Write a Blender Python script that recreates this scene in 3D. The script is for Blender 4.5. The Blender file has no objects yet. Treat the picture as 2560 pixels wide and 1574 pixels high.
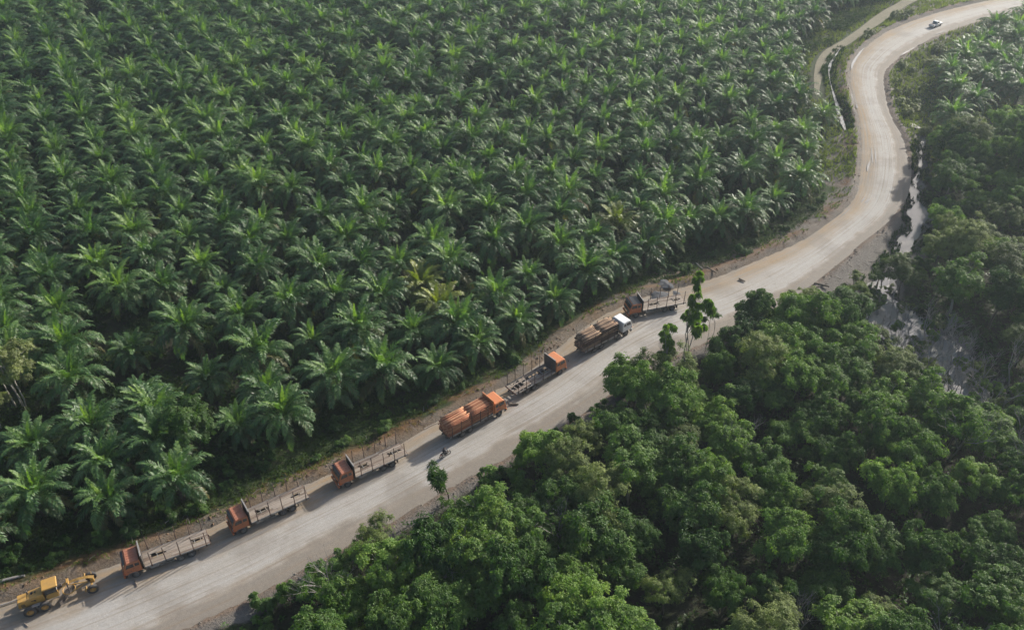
import bpy, math, random
import numpy as np
from mathutils import Vector, Matrix

R = math.radians
random.seed(7)
rng = np.random.default_rng(7)
scene = bpy.context.scene
col = scene.collection

# ------------------------------------------------------------------ camera
CAM_H, PITCH, FPX = 90.0, R(37.0), 2300.0
cam_d = bpy.data.cameras.new('camera')
cam_d.sensor_width = 36.0
cam_d.lens = 36.0 * FPX / 2560.0
cam_d.clip_start = 1.0
cam_d.clip_end = 6000.0
cam = bpy.data.objects.new('camera', cam_d)
cam.location = (0, 0, CAM_H)
cam.rotation_euler = (math.pi / 2 - PITCH, 0, 0)
col.objects.link(cam)
scene.camera = cam

# ------------------------------------------------------------------ light
SUN_AZ, SUN_EL = R(43.0), R(26.0)          # azimuth counter-clockwise from +X
world = bpy.data.worlds.new('World')
scene.world = world
world.use_nodes = True
wn = world.node_tree
bg = wn.nodes['Background']
sky = wn.nodes.new('ShaderNodeTexSky')
sky.sky_type = 'NISHITA'
sky.sun_disc = False
sky.sun_elevation = SUN_EL
sky.sun_rotation = math.pi / 2 - SUN_AZ
sky.altitude = 50
sky.air_density = 1.0
sky.dust_density = 3.0
sky.ozone_density = 1.0
wn.links.new(sky.outputs[0], bg.inputs['Color'])
bg.inputs['Strength'].default_value = 0.12
sun_d = bpy.data.lights.new('sun', 'SUN')
sun_d.energy = 5.0
sun_d.angle = R(0.8)
sun_d.color = (1.0, 0.945, 0.86)
sun = bpy.data.objects.new('sun', sun_d)
sd = Vector((math.cos(SUN_AZ) * math.cos(SUN_EL), math.sin(SUN_AZ) * math.cos(SUN_EL), math.sin(SUN_EL)))
sun.rotation_euler = sd.to_track_quat('Z', 'Y').to_euler()
sun.location = sd * 400
col.objects.link(sun)

# ------------------------------------------------------------------ exposure / render
vs = scene.view_settings
vs.view_transform = 'Standard'
vs.look = 'None'
vs.exposure = 0.52
vs.gamma = 1.0
vs.use_curve_mapping = False
cy = scene.cycles
cy.max_bounces = 5
cy.diffuse_bounces = 3
cy.glossy_bounces = 2
cy.transmission_bounces = 3
cy.volume_bounces = 0
cy.transparent_max_bounces = 4
cy.caustics_reflective = False
cy.caustics_refractive = False
cy.use_denoising = True
cy.use_adaptive_sampling = True
cy.adaptive_threshold = 0.03

# ------------------------------------------------------------------ helpers
def P(px, py, z=0.0):
    """ground position of a surveyed photograph point (pixels of the 2560 px photograph) at height z"""
    u = (px - 1280.0) / FPX
    v = (py - 787.0) / FPX
    d = (u, math.cos(PITCH) - v * math.sin(PITCH), -math.sin(PITCH) - v * math.cos(PITCH))
    t = (z - CAM_H) / d[2]
    return np.array((d[0] * t, d[1] * t))

def project(x, y, z):
    c, s = math.cos(PITCH), math.sin(PITCH)
    dz = z - CAM_H
    depth = y * c - dz * s
    up = y * s + dz * c
    return 1280 + FPX * x / depth, 787 - FPX * up / depth

def tag(o, label=None, cat=None, group=None, kind=None):
    if label: o['label'] = label
    if cat: o['category'] = cat
    if group: o['group'] = group
    if kind: o['kind'] = kind
    return o

def empty(name, loc=(0, 0, 0), rz=0.0):
    o = bpy.data.objects.new(name, None)
    o.location = loc
    o.rotation_euler = (0, 0, rz)
    o.empty_display_size = 0.3
    col.objects.link(o)
    return o

def link(name, mesh, parent=None, mat=None):
    o = bpy.data.objects.new(name, mesh)
    if mat is not None and not mesh.materials:
        mesh.materials.append(mat)
    col.objects.link(o)
    if parent is not None:
        o.parent = parent
    return o

def np_mesh(name, V, F, tint=None, mats=(), smooth=False, uv=None):
    """mesh from arrays: V (n,3), F (m,3) or (m,4)"""
    V = np.asarray(V, dtype=np.float32); F = np.asarray(F, dtype=np.int32)
    me = bpy.data.meshes.new(name)
    k = F.shape[1]
    me.vertices.add(len(V)); me.vertices.foreach_set('co', V.ravel())
    me.loops.add(F.size); me.loops.foreach_set('vertex_index', F.ravel())
    me.polygons.add(len(F)); me.polygons.foreach_set('loop_start', np.arange(len(F), dtype=np.int32) * k)
    try:
        me.polygons.foreach_set('loop_total', np.full(len(F), k, dtype=np.int32))
    except Exception:
        pass
    if tint is not None:
        a = me.attributes.new('tint', 'FLOAT', 'POINT')
        a.data.foreach_set('value', np.asarray(tint, dtype=np.float32))
    if uv is not None:
        l = me.uv_layers.new(name='UVMap')
        l.data.foreach_set('uv', np.asarray(uv, dtype=np.float32)[F.ravel()].ravel())
    me.polygons.foreach_set('use_smooth', np.full(len(F), smooth, dtype=bool))
    me.update(calc_edges=True)
    me.validate()
    for m in mats: me.materials.append(m)
    return me

class MB:
    """collects simple solids into one mesh"""
    def __init__(s): s.v = []; s.f = []
    def add(s, V, F):
        b = len(s.v); s.v += [tuple(x) for x in V]; s.f += [tuple(i + b for i in f) for f in F]; return s
    def box(s, c, d, rot=None, bev=0.0):
        x, y, z = d[0] / 2, d[1] / 2, d[2] / 2
        if bev > 0:
            b = min(bev, x * .9, y * .9, z * .9)
            V = []
            for sx in (-1, 1):
                for sy in (-1, 1):
                    for sz in (-1, 1):
                        V += [(sx * x, sy * (y - b), sz * (z - b)), (sx * (x - b), sy * y, sz * (z - b)), (sx * (x - b), sy * (y - b), sz * z)]
            def i(a, bb, c_): return ((a > 0) * 4 + (bb > 0) * 2 + (c_ > 0)) * 3
            F = []
            for sg in (-1, 1):
                F.append([i(sg, -1, -1), i(sg, 1, -1), i(sg, 1, 1), i(sg, -1, 1)][::sg])
                F.append([i(-1, sg, -1) + 1, i(-1, sg, 1) + 1, i(1, sg, 1) + 1, i(1, sg, -1) + 1][::sg])
                F.append([i(-1, -1, sg) + 2, i(1, -1, sg) + 2, i(1, 1, sg) + 2, i(-1, 1, sg) + 2][::sg])
            for a in (-1, 1):
                for bb in (-1, 1):
                    F.append((i(a, bb, -1), i(a, bb, 1), i(a, bb, 1) + 1, i(a, bb, -1) + 1))
                    F.append((i(a, -1, bb), i(a, 1, bb), i(a, 1, bb) + 2, i(a, -1, bb) + 2))
                    F.append((i(-1, a, bb) + 1, i(1, a, bb) + 1, i(1, a, bb) + 2, i(-1, a, bb) + 2))
                    for cc in (-1, 1):
                        j = i(a, bb, cc); F.append((j, j + 1, j + 2))
        else:
            V = [(-x, -y, -z), (x, -y, -z), (x, y, -z), (-x, y, -z), (-x, -y, z), (x, -y, z), (x, y, z), (-x, y, z)]
            F = [(0, 3, 2, 1), (4, 5, 6, 7), (0, 1, 5, 4), (1, 2, 6, 5), (2, 3, 7, 6), (3, 0, 4, 7)]
        M = rot.to_matrix() if rot is not None and hasattr(rot, 'to_matrix') else rot
        out = []
        for p in V:
            p = Vector(p)
            if M is not None: p = M @ p
            out.append((p.x + c[0], p.y + c[1], p.z + c[2]))
        return s.add(out, F)
    def tube(s, pts, rad, n=6, cap=True, squash=None):
        pts = [Vector(p) for p in pts]
        if not hasattr(rad, '__len__'): rad = [rad] * len(pts)
        V = []; F = []
        up = Vector((0, 0, 1))
        for i, p in enumerate(pts):
            t = (pts[min(i + 1, len(pts) - 1)] - pts[max(i - 1, 0)])
            if t.length < 1e-6: t = Vector((0, 0, 1))
            t.normalize()
            a = up.cross(t)
            if a.length < 0.1: a = Vector((1, 0, 0)).cross(t)
            a.normalize(); b = t.cross(a)
            for k in range(n):
                th = 2 * math.pi * k / n
                V.append(p + (a * math.cos(th) + b * math.sin(th)) * rad[i])
        for i in range(len(pts) - 1):
            for k in range(n):
                F.append((i * n + k, i * n + (k + 1) % n, (i + 1) * n + (k + 1) % n, (i + 1) * n + k))
        if cap:
            F.append(tuple(range(n))[::-1]); F.append(tuple((len(pts) - 1) * n + k for k in range(n)))
        return s.add(V, F)
    def lathe_y(s, c, prof, n=20):
        """profile [(radius, y)] turned about the y axis through c"""
        V = []; F = []; m = len(prof)
        for k in range(n):
            th = 2 * math.pi * k / n
            for (r, y) in prof: V.append((c[0] + r * math.cos(th), c[1] + y, c[2] + r * math.sin(th)))
        for k in range(n):
            for j in range(m - 1):
                a = k * m + j; b = ((k + 1) % n) * m + j
                F.append((a, b, b + 1, a + 1))
        return s.add(V, F)
    def prism(s, prof, y0, y1, inset=None):
        """profile [(x,z)] between y0 and y1"""
        n = len(prof)
        V = [(x, y0, z) for x, z in prof] + [(x, y1, z) for x, z in prof]
        F = [tuple(range(n)), tuple(range(2 * n - 1, n - 1, -1))]
        for i in range(n):
            j = (i + 1) % n
            F.append((i, i + n, j + n, j))
        return s.add(V, F)
    def build(s, name, mat, parent=None, smooth=False, bevel=0.0):
        me = bpy.data.meshes.new(name)
        me.from_pydata([tuple(v) for v in s.v], [], s.f)
        me.update()
        if smooth:
            me.polygons.foreach_set('use_smooth', [True] * len(me.polygons))
        me.materials.append(mat)
        o = link(name, me, parent)
        if bevel > 0:
            b = o.modifiers.new('edge', 'BEVEL'); b.width = bevel; b.segments = 2; b.limit_method = 'ANGLE'; b.angle_limit = R(40)
        return o

# smooth value noise
_perm = np.random.default_rng(11).random((256, 256))
def vnoise(x, y):
    x = np.asarray(x, float); y = np.asarray(y, float)
    xi = np.floor(x).astype(int); yi = np.floor(y).astype(int)
    fx = x - xi; fy = y - yi
    fx = fx * fx * (3 - 2 * fx); fy = fy * fy * (3 - 2 * fy)
    g = lambda a, b: _perm[a & 255, b & 255]
    return (g(xi, yi) * (1 - fx) + g(xi + 1, yi) * fx) * (1 - fy) + (g(xi, yi + 1) * (1 - fx) + g(xi + 1, yi + 1) * fx) * fy
def fbm(x, y, o=4):
    s = 0; a = 1; t = 0
    for i in range(o):
        s = s + a * vnoise(x * 2 ** i + 17.3 * i, y * 2 ** i + 5.1 * i); t += a; a *= .5
    return s / t
def sstep(a, b, x):
    t = np.clip((np.asarray(x, float) - a) / (b - a), 0, 1); return t * t * (3 - 2 * t)

# ------------------------------------------------------------------ materials
def newmat(name):
    m = bpy.data.materials.new(name); m.use_nodes = True
    nt = m.node_tree; return m, nt, nt.nodes, nt.links, nt.nodes['Principled BSDF']

def N(nt, t, **kw):
    n = nt.nodes.new(t)
    for k, v in kw.items():
        if k.startswith('i_'): n.inputs[k[2:].replace('_', ' ')].default_value = v
        else: setattr(n, k, v)
    return n

def mixc(nt, fac, a, b, blend='MIX'):
    n = nt.nodes.new('ShaderNodeMix'); n.data_type = 'RGBA'; n.blend_type = blend
    for s, v in ((0, fac), (6, a), (7, b)):
        if hasattr(v, 'links') or hasattr(v, 'is_linked'): nt.links.new(v, n.inputs[s])
        else: n.inputs[s].default_value = v if s == 0 else (tuple(v) + (1,))[:4]
    return n.outputs[2]

def ramp(nt, src, stops):
    n = nt.nodes.new('ShaderNodeValToRGB'); nt.links.new(src, n.inputs[0])
    el = n.color_ramp.elements
    while len(el) < len(stops): el.new(0.5)
    for e, (p, c) in zip(el, stops):
        e.position = p; e.color = (c, c, c, 1) if not hasattr(c, '__len__') else tuple(c) + (1,)
    return n.outputs[0]

def noise(nt, scale, detail=4, rough=.55, vec=None):
    n = nt.nodes.new('ShaderNodeTexNoise'); n.inputs['Scale'].default_value = scale
    n.inputs['Detail'].default_value = detail; n.inputs['Roughness'].default_value = rough
    if vec is not None: nt.links.new(vec, n.inputs['Vector'])
    return n.outputs['Fac']

def dirty(name, c, dirt=(0.16, 0.12, 0.085), amt=0.45, rough=.55, metal=0.0, scale=3.0, fade=None, bump=0.0):
    """painted or bare surface with blotchy dust and wear"""
    m, nt, nd, lk, b = newmat(name)
    tc = nd.new('ShaderNodeTexCoord').outputs['Object']
    n1 = noise(nt, scale, 6, .65, tc); n2 = noise(nt, scale * 7, 4, .6, tc)
    f1 = ramp(nt, n1, [(0.42, 0.0), (0.72, 1.0)])
    mul = nd.new('ShaderNodeMath'); mul.operation = 'MULTIPLY'; lk.new(f1, mul.inputs[0]); mul.inputs[1].default_value = amt
    c1 = mixc(nt, mul.outputs[0], c, dirt)
    c2 = mixc(nt, n2, tuple(x * .72 for x in c), tuple(min(1, x * 1.22) for x in c))
    c3 = mixc(nt, .45, c1, c2)
    lk.new(c3, b.inputs['Base Color'])
    b.inputs['Roughness'].default_value = rough; b.inputs['Metallic'].default_value = metal
    if bump:
        bp = nd.new('ShaderNodeBump'); bp.inputs['Strength'].default_value = bump; bp.inputs['Distance'].default_value = .03
        lk.new(n2, bp.inputs['Height']); lk.new(bp.outputs[0], b.inputs['Normal'])
    return m

def leafmat(name, dark, main, young, trans=0.35, rough=.42, spec=.45, jitter=.25):
    """leaf with light passing through; tint 0 old, .5 mature, 1 young"""
    m, nt, nd, lk, b = newmat(name)
    at = nd.new('ShaderNodeAttribute'); at.attribute_name = 'tint'
    r = nd.new('ShaderNodeValToRGB'); lk.new(at.outputs['Fac'], r.inputs[0])
    el = r.color_ramp.elements; el.new(.5)
    for e, (p, c) in zip(el, ((0, dark), (.5, main), (1, young))): e.position = p; e.color = tuple(c) + (1,)
    oi = nd.new('ShaderNodeObjectInfo')
    hs = nd.new('ShaderNodeHueSaturation'); lk.new(r.outputs[0], hs.inputs['Color'])
    mr = nd.new('ShaderNodeMapRange'); lk.new(oi.outputs['Random'], mr.inputs[0]); mr.inputs[3].default_value = 1 - jitter; mr.inputs[4].default_value = 1 + jitter
    lk.new(mr.outputs[0], hs.inputs['Value'])
    mr2 = nd.new('ShaderNodeMapRange'); lk.new(oi.outputs['Random'], mr2.inputs[0]); mr2.inputs[3].default_value = .515; mr2.inputs[4].default_value = .485
    lk.new(mr2.outputs[0], hs.inputs['Hue'])
    lk.new(hs.outputs[0], b.inputs['Base Color'])
    b.inputs['Roughness'].default_value = rough
    b.inputs['Specular IOR Level'].default_value = spec
    tr = nd.new('ShaderNodeBsdfTranslucent')
    tc = mixc(nt, 1.0, hs.outputs[0], (1.5, 1.75, 0.55), 'MULTIPLY')
    lk.new(tc, tr.inputs['Color'])
    mx = nd.new('ShaderNodeMixShader'); mx.inputs[0].default_value = trans
    lk.new(b.outputs[0], mx.inputs[1]); lk.new(tr.outputs[0], mx.inputs[2])
    lk.new(mx.outputs[0], nd['Material Output'].inputs['Surface'])
    return m

M = {}
M['palm'] = leafmat('palm_leaf', (.12, .09, .035), (.058, .130, .046), (.165, .26, .05), trans=.40, rough=.45, spec=.40, jitter=.30)
M['palm_y'] = leafmat('palm_leaf_yellowing', (.10, .08, .02), (.11, .14, .025), (.22, .26, .03), trans=.32, rough=.42)
M['leaf_a'] = leafmat('broad_leaf', (.05, .085, .018), (.085, .165, .030), (.18, .26, .045), trans=.42, rough=.52, spec=.25, jitter=.38)
M['leaf_b'] = leafmat('olive_leaf', (.055, .075, .022), (.10, .14, .038), (.17, .21, .05), trans=.30, rough=.58, spec=.22, jitter=.35)
M['leaf_c'] = leafmat('vine_leaf', (.028, .055, .014), (.046, .100, .020), (.10, .18, .032), trans=.33, rough=.52, spec=.25, jitter=.35)
M['leaf_y'] = leafmat('yellow_green_leaf', (.08, .085, .02), (.15, .18, .045), (.24, .27, .06), trans=.3, rough=.5)
M['grass'] = leafmat('grass_blade', (.07, .06, .02), (.075, .125, .022), (.16, .20, .04), trans=.3, rough=.7, spec=.1)
M['dry'] = leafmat('dry_grass_blade', (.16, .10, .04), (.22, .15, .05), (.28, .22, .09), trans=.25, rough=.6)
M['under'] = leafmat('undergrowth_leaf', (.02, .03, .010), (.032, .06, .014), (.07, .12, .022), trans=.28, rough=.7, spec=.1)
M['bark'] = dirty('bark', (.13, .105, .08), (.05, .045, .035), .6, .9, 0, 4, bump=.6)
M['pale_bark'] = dirty('pale_bark', (.36, .33, .28), (.16, .14, .11), .5, .85, 0, 4, bump=.4)
M['dead_wood'] = dirty('dead_wood', (.27, .25, .23), (.12, .11, .10), .5, .9, 0, 3, bump=.4)
M['palm_trunk'] = dirty('palm_trunk', (.075, .06, .042), (.03, .03, .02), .6, .95, 0, 3, bump=.8)

# ================================================================== ROAD GEOMETRY
L_PX = [(-560,1700),(-300,1615),(-160,1568),(0,1512),(52,1499),(242,1429),(302,1414),(541,1317),(572,1304),(766,1215),(830,1186),(1026,1105),(1060,1075),(1258,970),(1360,910),(1434,838),(1500,793),(1622,739),(1742,715),(1820,686),(1926,641),(2007,605),(2048,576),(2093,545),(2140,503),(2151,458),(2157,399),(2157,348),(2150,295),(2137,255),(2127,208),(2127,171),(2143,143),(2176,109),(2220,79),(2278,55),(2347,32),(2440,9),(2560,-14),(2720,-40)]
R_PX = [(-40,1800),(150,1712),(330,1630),(440,1574),(640,1484),(780,1405),(870,1357),(959,1312),(1061,1250),(1109,1220),(1191,1180),(1307,1116),(1397,1066),(1477,1015),(1584,940),(1723,869),(1845,815),(1926,775),(2007,725),(2080,668),(2158,601),(2208,566),(2248,515),(2264,458),(2267,405),(2256,345),(2224,292),(2213,255),(2206,208),(2208,176),(2227,160),(2250,139),(2296,111),(2347,86),(2393,69),(2463,46),(2560,21),(2720,-8)]
def smooth_line(pts, n, it=3):
    p = np.array(pts, float)
    d = np.r_[0, np.cumsum(np.hypot(*np.diff(p, axis=0).T))]
    s = np.linspace(0, d[-1], n)
    q = np.c_[np.interp(s, d, p[:, 0]), np.interp(s, d, p[:, 1])]
    for _ in range(it):
        q[1:-1] = .25 * q[:-2] + .5 * q[1:-1] + .25 * q[2:]
    return q
NS = 420
Lw = smooth_line([P(*a) for a in L_PX], NS, 25)
Rw = smooth_line([P(*a) for a in R_PX], NS, 25)
# pair cross-sections: project the right edge on normals of the mid line
for _ in range(2):
    C = (Lw + Rw) / 2
    T = np.gradient(C, axis=0); T /= np.hypot(*T.T)[:, None]
    # re-sample right edge so that (Lw-Rw) is closest to the normal
    Nn = np.c_[-T[:, 1], T[:, 0]]
    idx = []
    j0 = 0
    Rd = smooth_line([P(*a) for a in R_PX], 3000, 60)
    newR = np.empty_like(Rw)
    for i in range(NS):
        e = np.abs((Rd - Lw[i]) @ T[i]) + .05 * np.hypot(*(Rd - Rw[i]).T)
        newR[i] = Rd[int(np.argmin(e))]
    Rw = newR
    for _i in range(12): Rw[1:-1] = .25 * Rw[:-2] + .5 * Rw[1:-1] + .25 * Rw[2:]
C = (Lw + Rw) / 2
T = np.gradient(C, axis=0); T /= np.hypot(*T.T)[:, None]
HW = np.hypot(*(Lw - Rw).T) / 2
S_ALONG = np.r_[0, np.cumsum(np.hypot(*np.diff(C, axis=0).T))]
NL = (Lw - C) / HW[:, None]

def road_pos(x, y):
    """(distance outside the road edge, side +1 left / -1 right, distance along)"""
    p = np.c_[np.atleast_1d(x), np.atleast_1d(y)].astype(float)
    out = np.empty(len(p)); side = np.empty(len(p)); al = np.empty(len(p))
    for a in range(0, len(p), 4000):
        q = p[a:a + 4000]
        d2 = ((q[:, None, :] - C[None]) ** 2).sum(2)
        k = d2.argmin(1)
        lat = ((q - C[k]) * NL[k]).sum(1)
        dist = np.sqrt(d2[np.arange(len(q)), k])
        ins = np.abs(lat)
        out[a:a + 4000] = np.where(dist > HW[k] * 1.6, dist, ins) - HW[k]
        side[a:a + 4000] = np.sign(lat); al[a:a + 4000] = S_ALONG[k]
    return out, side, al

# ------------------------------------------------------------------ water outlines (surveyed)
POND = [(2207,690),(2226,692),(2218,735),(2262,768),(2300,785),(2335,825),(2400,862),(2450,912),(2482,970),(2505,1040),(2455,1052),(2400,1000),(2340,968),(2285,925),(2240,868),(2190,835),(2158,795),(2176,745),(2196,712)]
STREAM = [(2310,345,.35),(2306,362,.5),(2298,381,.7),(2301,405,.6),(2299,428,.4),(2292,446,.7),(2283,470,.8),(2289,497,1.0),(2298,518,1.6),(2300,535,2.4),(2292,559,1.6),(2290,580,1.5),(2274,600,1.6),(2257,630,1.4),(2232,665,1.5),(2214,695,1.6),(2200,725,2.4),(2182,765,3.6)]
DITCH = [(2100,120,.12),(2076,160,.4),(2072,180,.7),(2076,205,.16),(2083,232,.16),(2090,252,.5),(2098,280,.95),(2108,310,1.05),(2114,326,.3)]
WZ = -0.85
pond_w = np.array([P(a, b, WZ) for a, b in POND])
stream_w = np.array([P(a, b, WZ) for a, b, c in STREAM]); stream_r = np.array([c for *_, c in STREAM])
ditch_w = np.array([P(a, b, -.5) for a, b, c in DITCH]); ditch_r = np.array([c for *_, c in DITCH])

def seg_dist(p, line):
    """distance to polyline and interpolated parameter"""
    best = np.full(len(p), 1e9); par = np.zeros(len(p))
    for i in range(len(line) - 1):
        a, b = line[i], line[i + 1]; ab = b - a
        t = np.clip(((p - a) @ ab) / (ab @ ab), 0, 1)
        d = np.hypot(*(p - (a + t[:, None] * ab)).T)
        m = d < best; best[m] = d[m]; par[m] = i + t[m]
    return best, par
def poly_sd(p, poly):
    """signed distance, negative inside"""
    d, _ = seg_dist(p, np.vstack([poly, poly[:1]]))
    x, y = p.T; ins = np.zeros(len(p), bool); n = len(poly)
    for i in range(n):
        x0, y0 = poly[i]; x1, y1 = poly[(i + 1) % n]
        c = ((y0 > y) != (y1 > y))
        with np.errstate(divide='ignore', invalid='ignore'):
            ins ^= c & (x < (x1 - x0) * (y - y0) / (y1 - y0 + 1e-12) + x0)
    return np.where(ins, -d, d)

def water_gap(p):
    """metres to the nearest water edge (negative in water)"""
    a = poly_sd(p, pond_w)
    d, t = seg_dist(p, stream_w); b = d - np.interp(t, range(len(stream_r)), stream_r)
    d, t = seg_dist(p, ditch_w); c = d - np.interp(t, range(len(ditch_r)), ditch_r)
    return a, b, c

def ground_z(x, y):
    x = np.atleast_1d(np.asarray(x, float)); y = np.atleast_1d(np.asarray(y, float))
    d, side, al = road_pos(x, y)
    n = fbm(x * .09, y * .09, 4) - .5
    nf = fbm(x * .55 + 31, y * .55 + 7, 3)
    z = .5 * n * sstep(2, 8, d)
    left = side > 0
    lump = .35 + 1.1 * nf
    berm_l = .55 * np.exp(-((d - 1.5) / .95) ** 2) * lump
    berm_r = .42 * np.exp(-((d - 1.2) / .8) ** 2) * lump
    drop_l = -.75 * sstep(2.2, 6.5, d)
    drop_r = -.95 * sstep(2.0, 7.5, d)
    z = z + np.where(left, berm_l + drop_l, berm_r + drop_r)
    z = np.where(d < .35, -.10 - .05 * sstep(0, -1, d), z)
    p = np.c_[x, y]
    a, b, c = water_gap(p)
    w = np.minimum(a, b)
    z = np.where(w < 2.2, np.minimum(z, z * sstep(0, 2.2, w) + (WZ - .45) * (1 - sstep(-.9, 2.2, w))), z)
    z = np.where(c < 1.6, np.minimum(z, z * sstep(0, 1.6, c) + (-.95) * (1 - sstep(-.5, 1.6, c))), z)
    far = np.hypot(x, y - 150)
    z = np.where(far > 260, z * np.clip(1 - (far - 260) / 200, 0, 1) - .75 * np.clip((far - 260) / 200, 0, 1), z)
    return z
def gz(x, y): return float(ground_z(x, y)[0])

# ================================================================== GROUND
def axis(lo, hi, step, far):
    core = np.arange(lo, hi + step, step)
    ext = step * 1.35 ** np.arange(1, 40); ext = np.cumsum(ext); ext = ext[ext < far]
    return np.r_[lo - ext[::-1], core, hi + ext]
gx = axis(-120, 140, .75, 2600); gy = axis(48, 300, .75, 2600)
X, Y = np.meshgrid(gx, gy)
xs, ys = X.ravel(), Y.ravel()
core = (np.abs(xs) < 200) & (ys > 0) & (ys < 420)
zz = np.full(len(xs), -.75)
zz[core] = ground_z(xs[core], ys[core])
nx, ny = len(gx), len(gy)
ii = (np.arange(ny - 1)[:, None] * nx + np.arange(nx - 1)[None]).ravel()
Fg = np.c_[ii, ii + 1, ii + nx + 1, ii + nx]
dcore, score, _ = road_pos(xs[core], ys[core])
wa, wb, wc = water_gap(np.c_[xs[core], ys[core]])
nz = fbm(xs[core] * .22 + 3, ys[core] * .22 + 9, 4)
bare = np.zeros(len(xs)); green = np.full(len(xs), .35); rust = np.zeros(len(xs))
bw = np.where(score > 0, 1.8 + 1.6 * sstep(105, 140, ys[core]), 2.2) + 3.2 * (nz - .5)
bb = 1 - sstep(bw - .8, bw + 1.4, dcore)
wet = np.minimum(wa, wb)
bb = np.maximum(bb, (1 - sstep(.3, 2.6, wet)) * .9)
# wide grey shoulder between the bend and the stream, and the scraped patch before it
for (px, py, rad) in ((2262, 480, 5.5), (2260, 540, 6.5), (2215, 610, 7.5), (2150, 665, 9), (2080, 715, 9), (2020, 755, 6), (2125, 730, 7), (2255, 340, 5), (2262, 400, 4)):
    q = P(px, py)
    bb = np.maximum(bb, (1 - sstep(.55, 1.1, np.hypot(xs[core] - q[0], ys[core] - q[1]) / rad + .5 * (nz - .5))) * (score < 0))
for (px, py, rad) in ((1690, 705, 6), (1780, 680, 6), (1880, 640, 5), (2100, 500, 4.5), (2118, 440, 5.5), (2125, 390, 5), (2128, 350, 4.5), (2060, 540, 4), (1990, 590, 4), (2300, 25, 6), (2350, 8, 7), (2400, -5, 7), (2255, 48, 4)):
    q = P(px, py)
    bb = np.maximum(bb, (1 - sstep(.55, 1.1, np.hypot(xs[core] - q[0], ys[core] - q[1]) / rad + .5 * (nz - .5))) * (score > 0))
bare[core] = bb
rside = np.zeros(len(xs)); rside[core] = np.where(score < 0, 1.0, .8 * sstep(120, 150, ys[core]))
gg = .25 + .9 * (fbm(xs[core] * .12 + 50, ys[core] * .12, 3) - .4)
gg = np.where(score > 0, gg + .5 * np.exp(-((dcore - 5) / 3.5) ** 2), gg)
green[core] = np.clip(gg, 0, 1)
rr = np.where(score > 0, np.exp(-((dcore - 2.6) / 1.4) ** 2) * sstep(.42, .62, fbm(xs[core] * .3, ys[core] * .3 + 40, 3)), .6 * np.exp(-((dcore - .7) / .6) ** 2))
rust[core] = np.clip(rr, 0, 1)
gm = np_mesh('ground', np.c_[xs, ys, zz], Fg, smooth=True)
for nm, arr in (('bare', bare), ('green', green), ('rust', rust), ('rside', rside)):
    a = gm.attributes.new(nm, 'FLOAT', 'POINT'); a.data.foreach_set('value', arr.astype(np.float32))
m, nt, nd, lk, b = newmat('soil_and_litter')
tc = nd.new('ShaderNodeTexCoord').outputs['Object']
def attr(n): a = nd.new('ShaderNodeAttribute'); a.attribute_name = n; return a.outputs['Fac']
n_big = noise(nt, .35, 5, .6, tc); n_f = noise(nt, 3.2, 6, .7, tc); n_m = noise(nt, 1.1, 6, .65, tc)
soil = mixc(nt, n_f, (.012, .010, .007), (.036, .030, .020))
grn = mixc(nt, n_f, (.014, .026, .007), (.05, .085, .018))
gf = nd.new('ShaderNodeMath'); gf.operation = 'MULTIPLY_ADD'; lk.new(ramp(nt, n_m, [(.4, 0.), (.6, 1.)]), gf.inputs[0]); gf.inputs[1].default_value = .6; lk.new(attr('green'), gf.inputs[2])
gf2 = nd.new('ShaderNodeMath'); gf2.operation = 'SUBTRACT'; gf2.use_clamp = True; lk.new(gf.outputs[0], gf2.inputs[0]); gf2.inputs[1].default_value = .3
c0 = mixc(nt, gf2.outputs[0], soil, grn)
mud = mixc(nt, n_f, (.055, .045, .036), (.21, .18, .145))
mudr = mixc(nt, n_f, (.065, .058, .05), (.225, .205, .18))
mud = mixc(nt, ramp(nt, n_big, [(.42, 0.), (.62, 1.)]), mud, (.15, .11, .072))
mud = mixc(nt, attr('rside'), mud, mudr)
bf = nd.new('ShaderNodeMath'); bf.operation = 'MULTIPLY_ADD'; lk.new(n_f, bf.inputs[0]); bf.inputs[1].default_value = .5; lk.new(attr('bare'), bf.inputs[2])
c1 = mixc(nt, ramp(nt, bf.outputs[0], [(.5, 0.), (.85, 1.)]), c0, mud)
rf = nd.new('ShaderNodeMath'); rf.operation = 'MULTIPLY'; lk.new(attr('rust'), rf.inputs[0]); lk.new(ramp(nt, n_m, [(.3, 0.2), (.6, 1.)]), rf.inputs[1])
c2 = mixc(nt, rf.outputs[0], c1, (.15, .08, .038))
lk.new(c2, b.inputs['Base Color']); b.inputs['Roughness'].default_value = .9; b.inputs['Specular IOR Level'].default_value = .25
bp = nd.new('ShaderNodeBump'); bp.inputs['Strength'].default_value = .9; bp.inputs['Distance'].default_value = .25
lk.new(n_f, bp.inputs['Height']); lk.new(bp.outputs[0], b.inputs['Normal'])
M['soil'] = m
gm.materials.append(m)
ground = link('ground', gm); tag(ground, 'dark plantation soil with leaf litter, mud and moss cover', None, None, 'structure')

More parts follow.
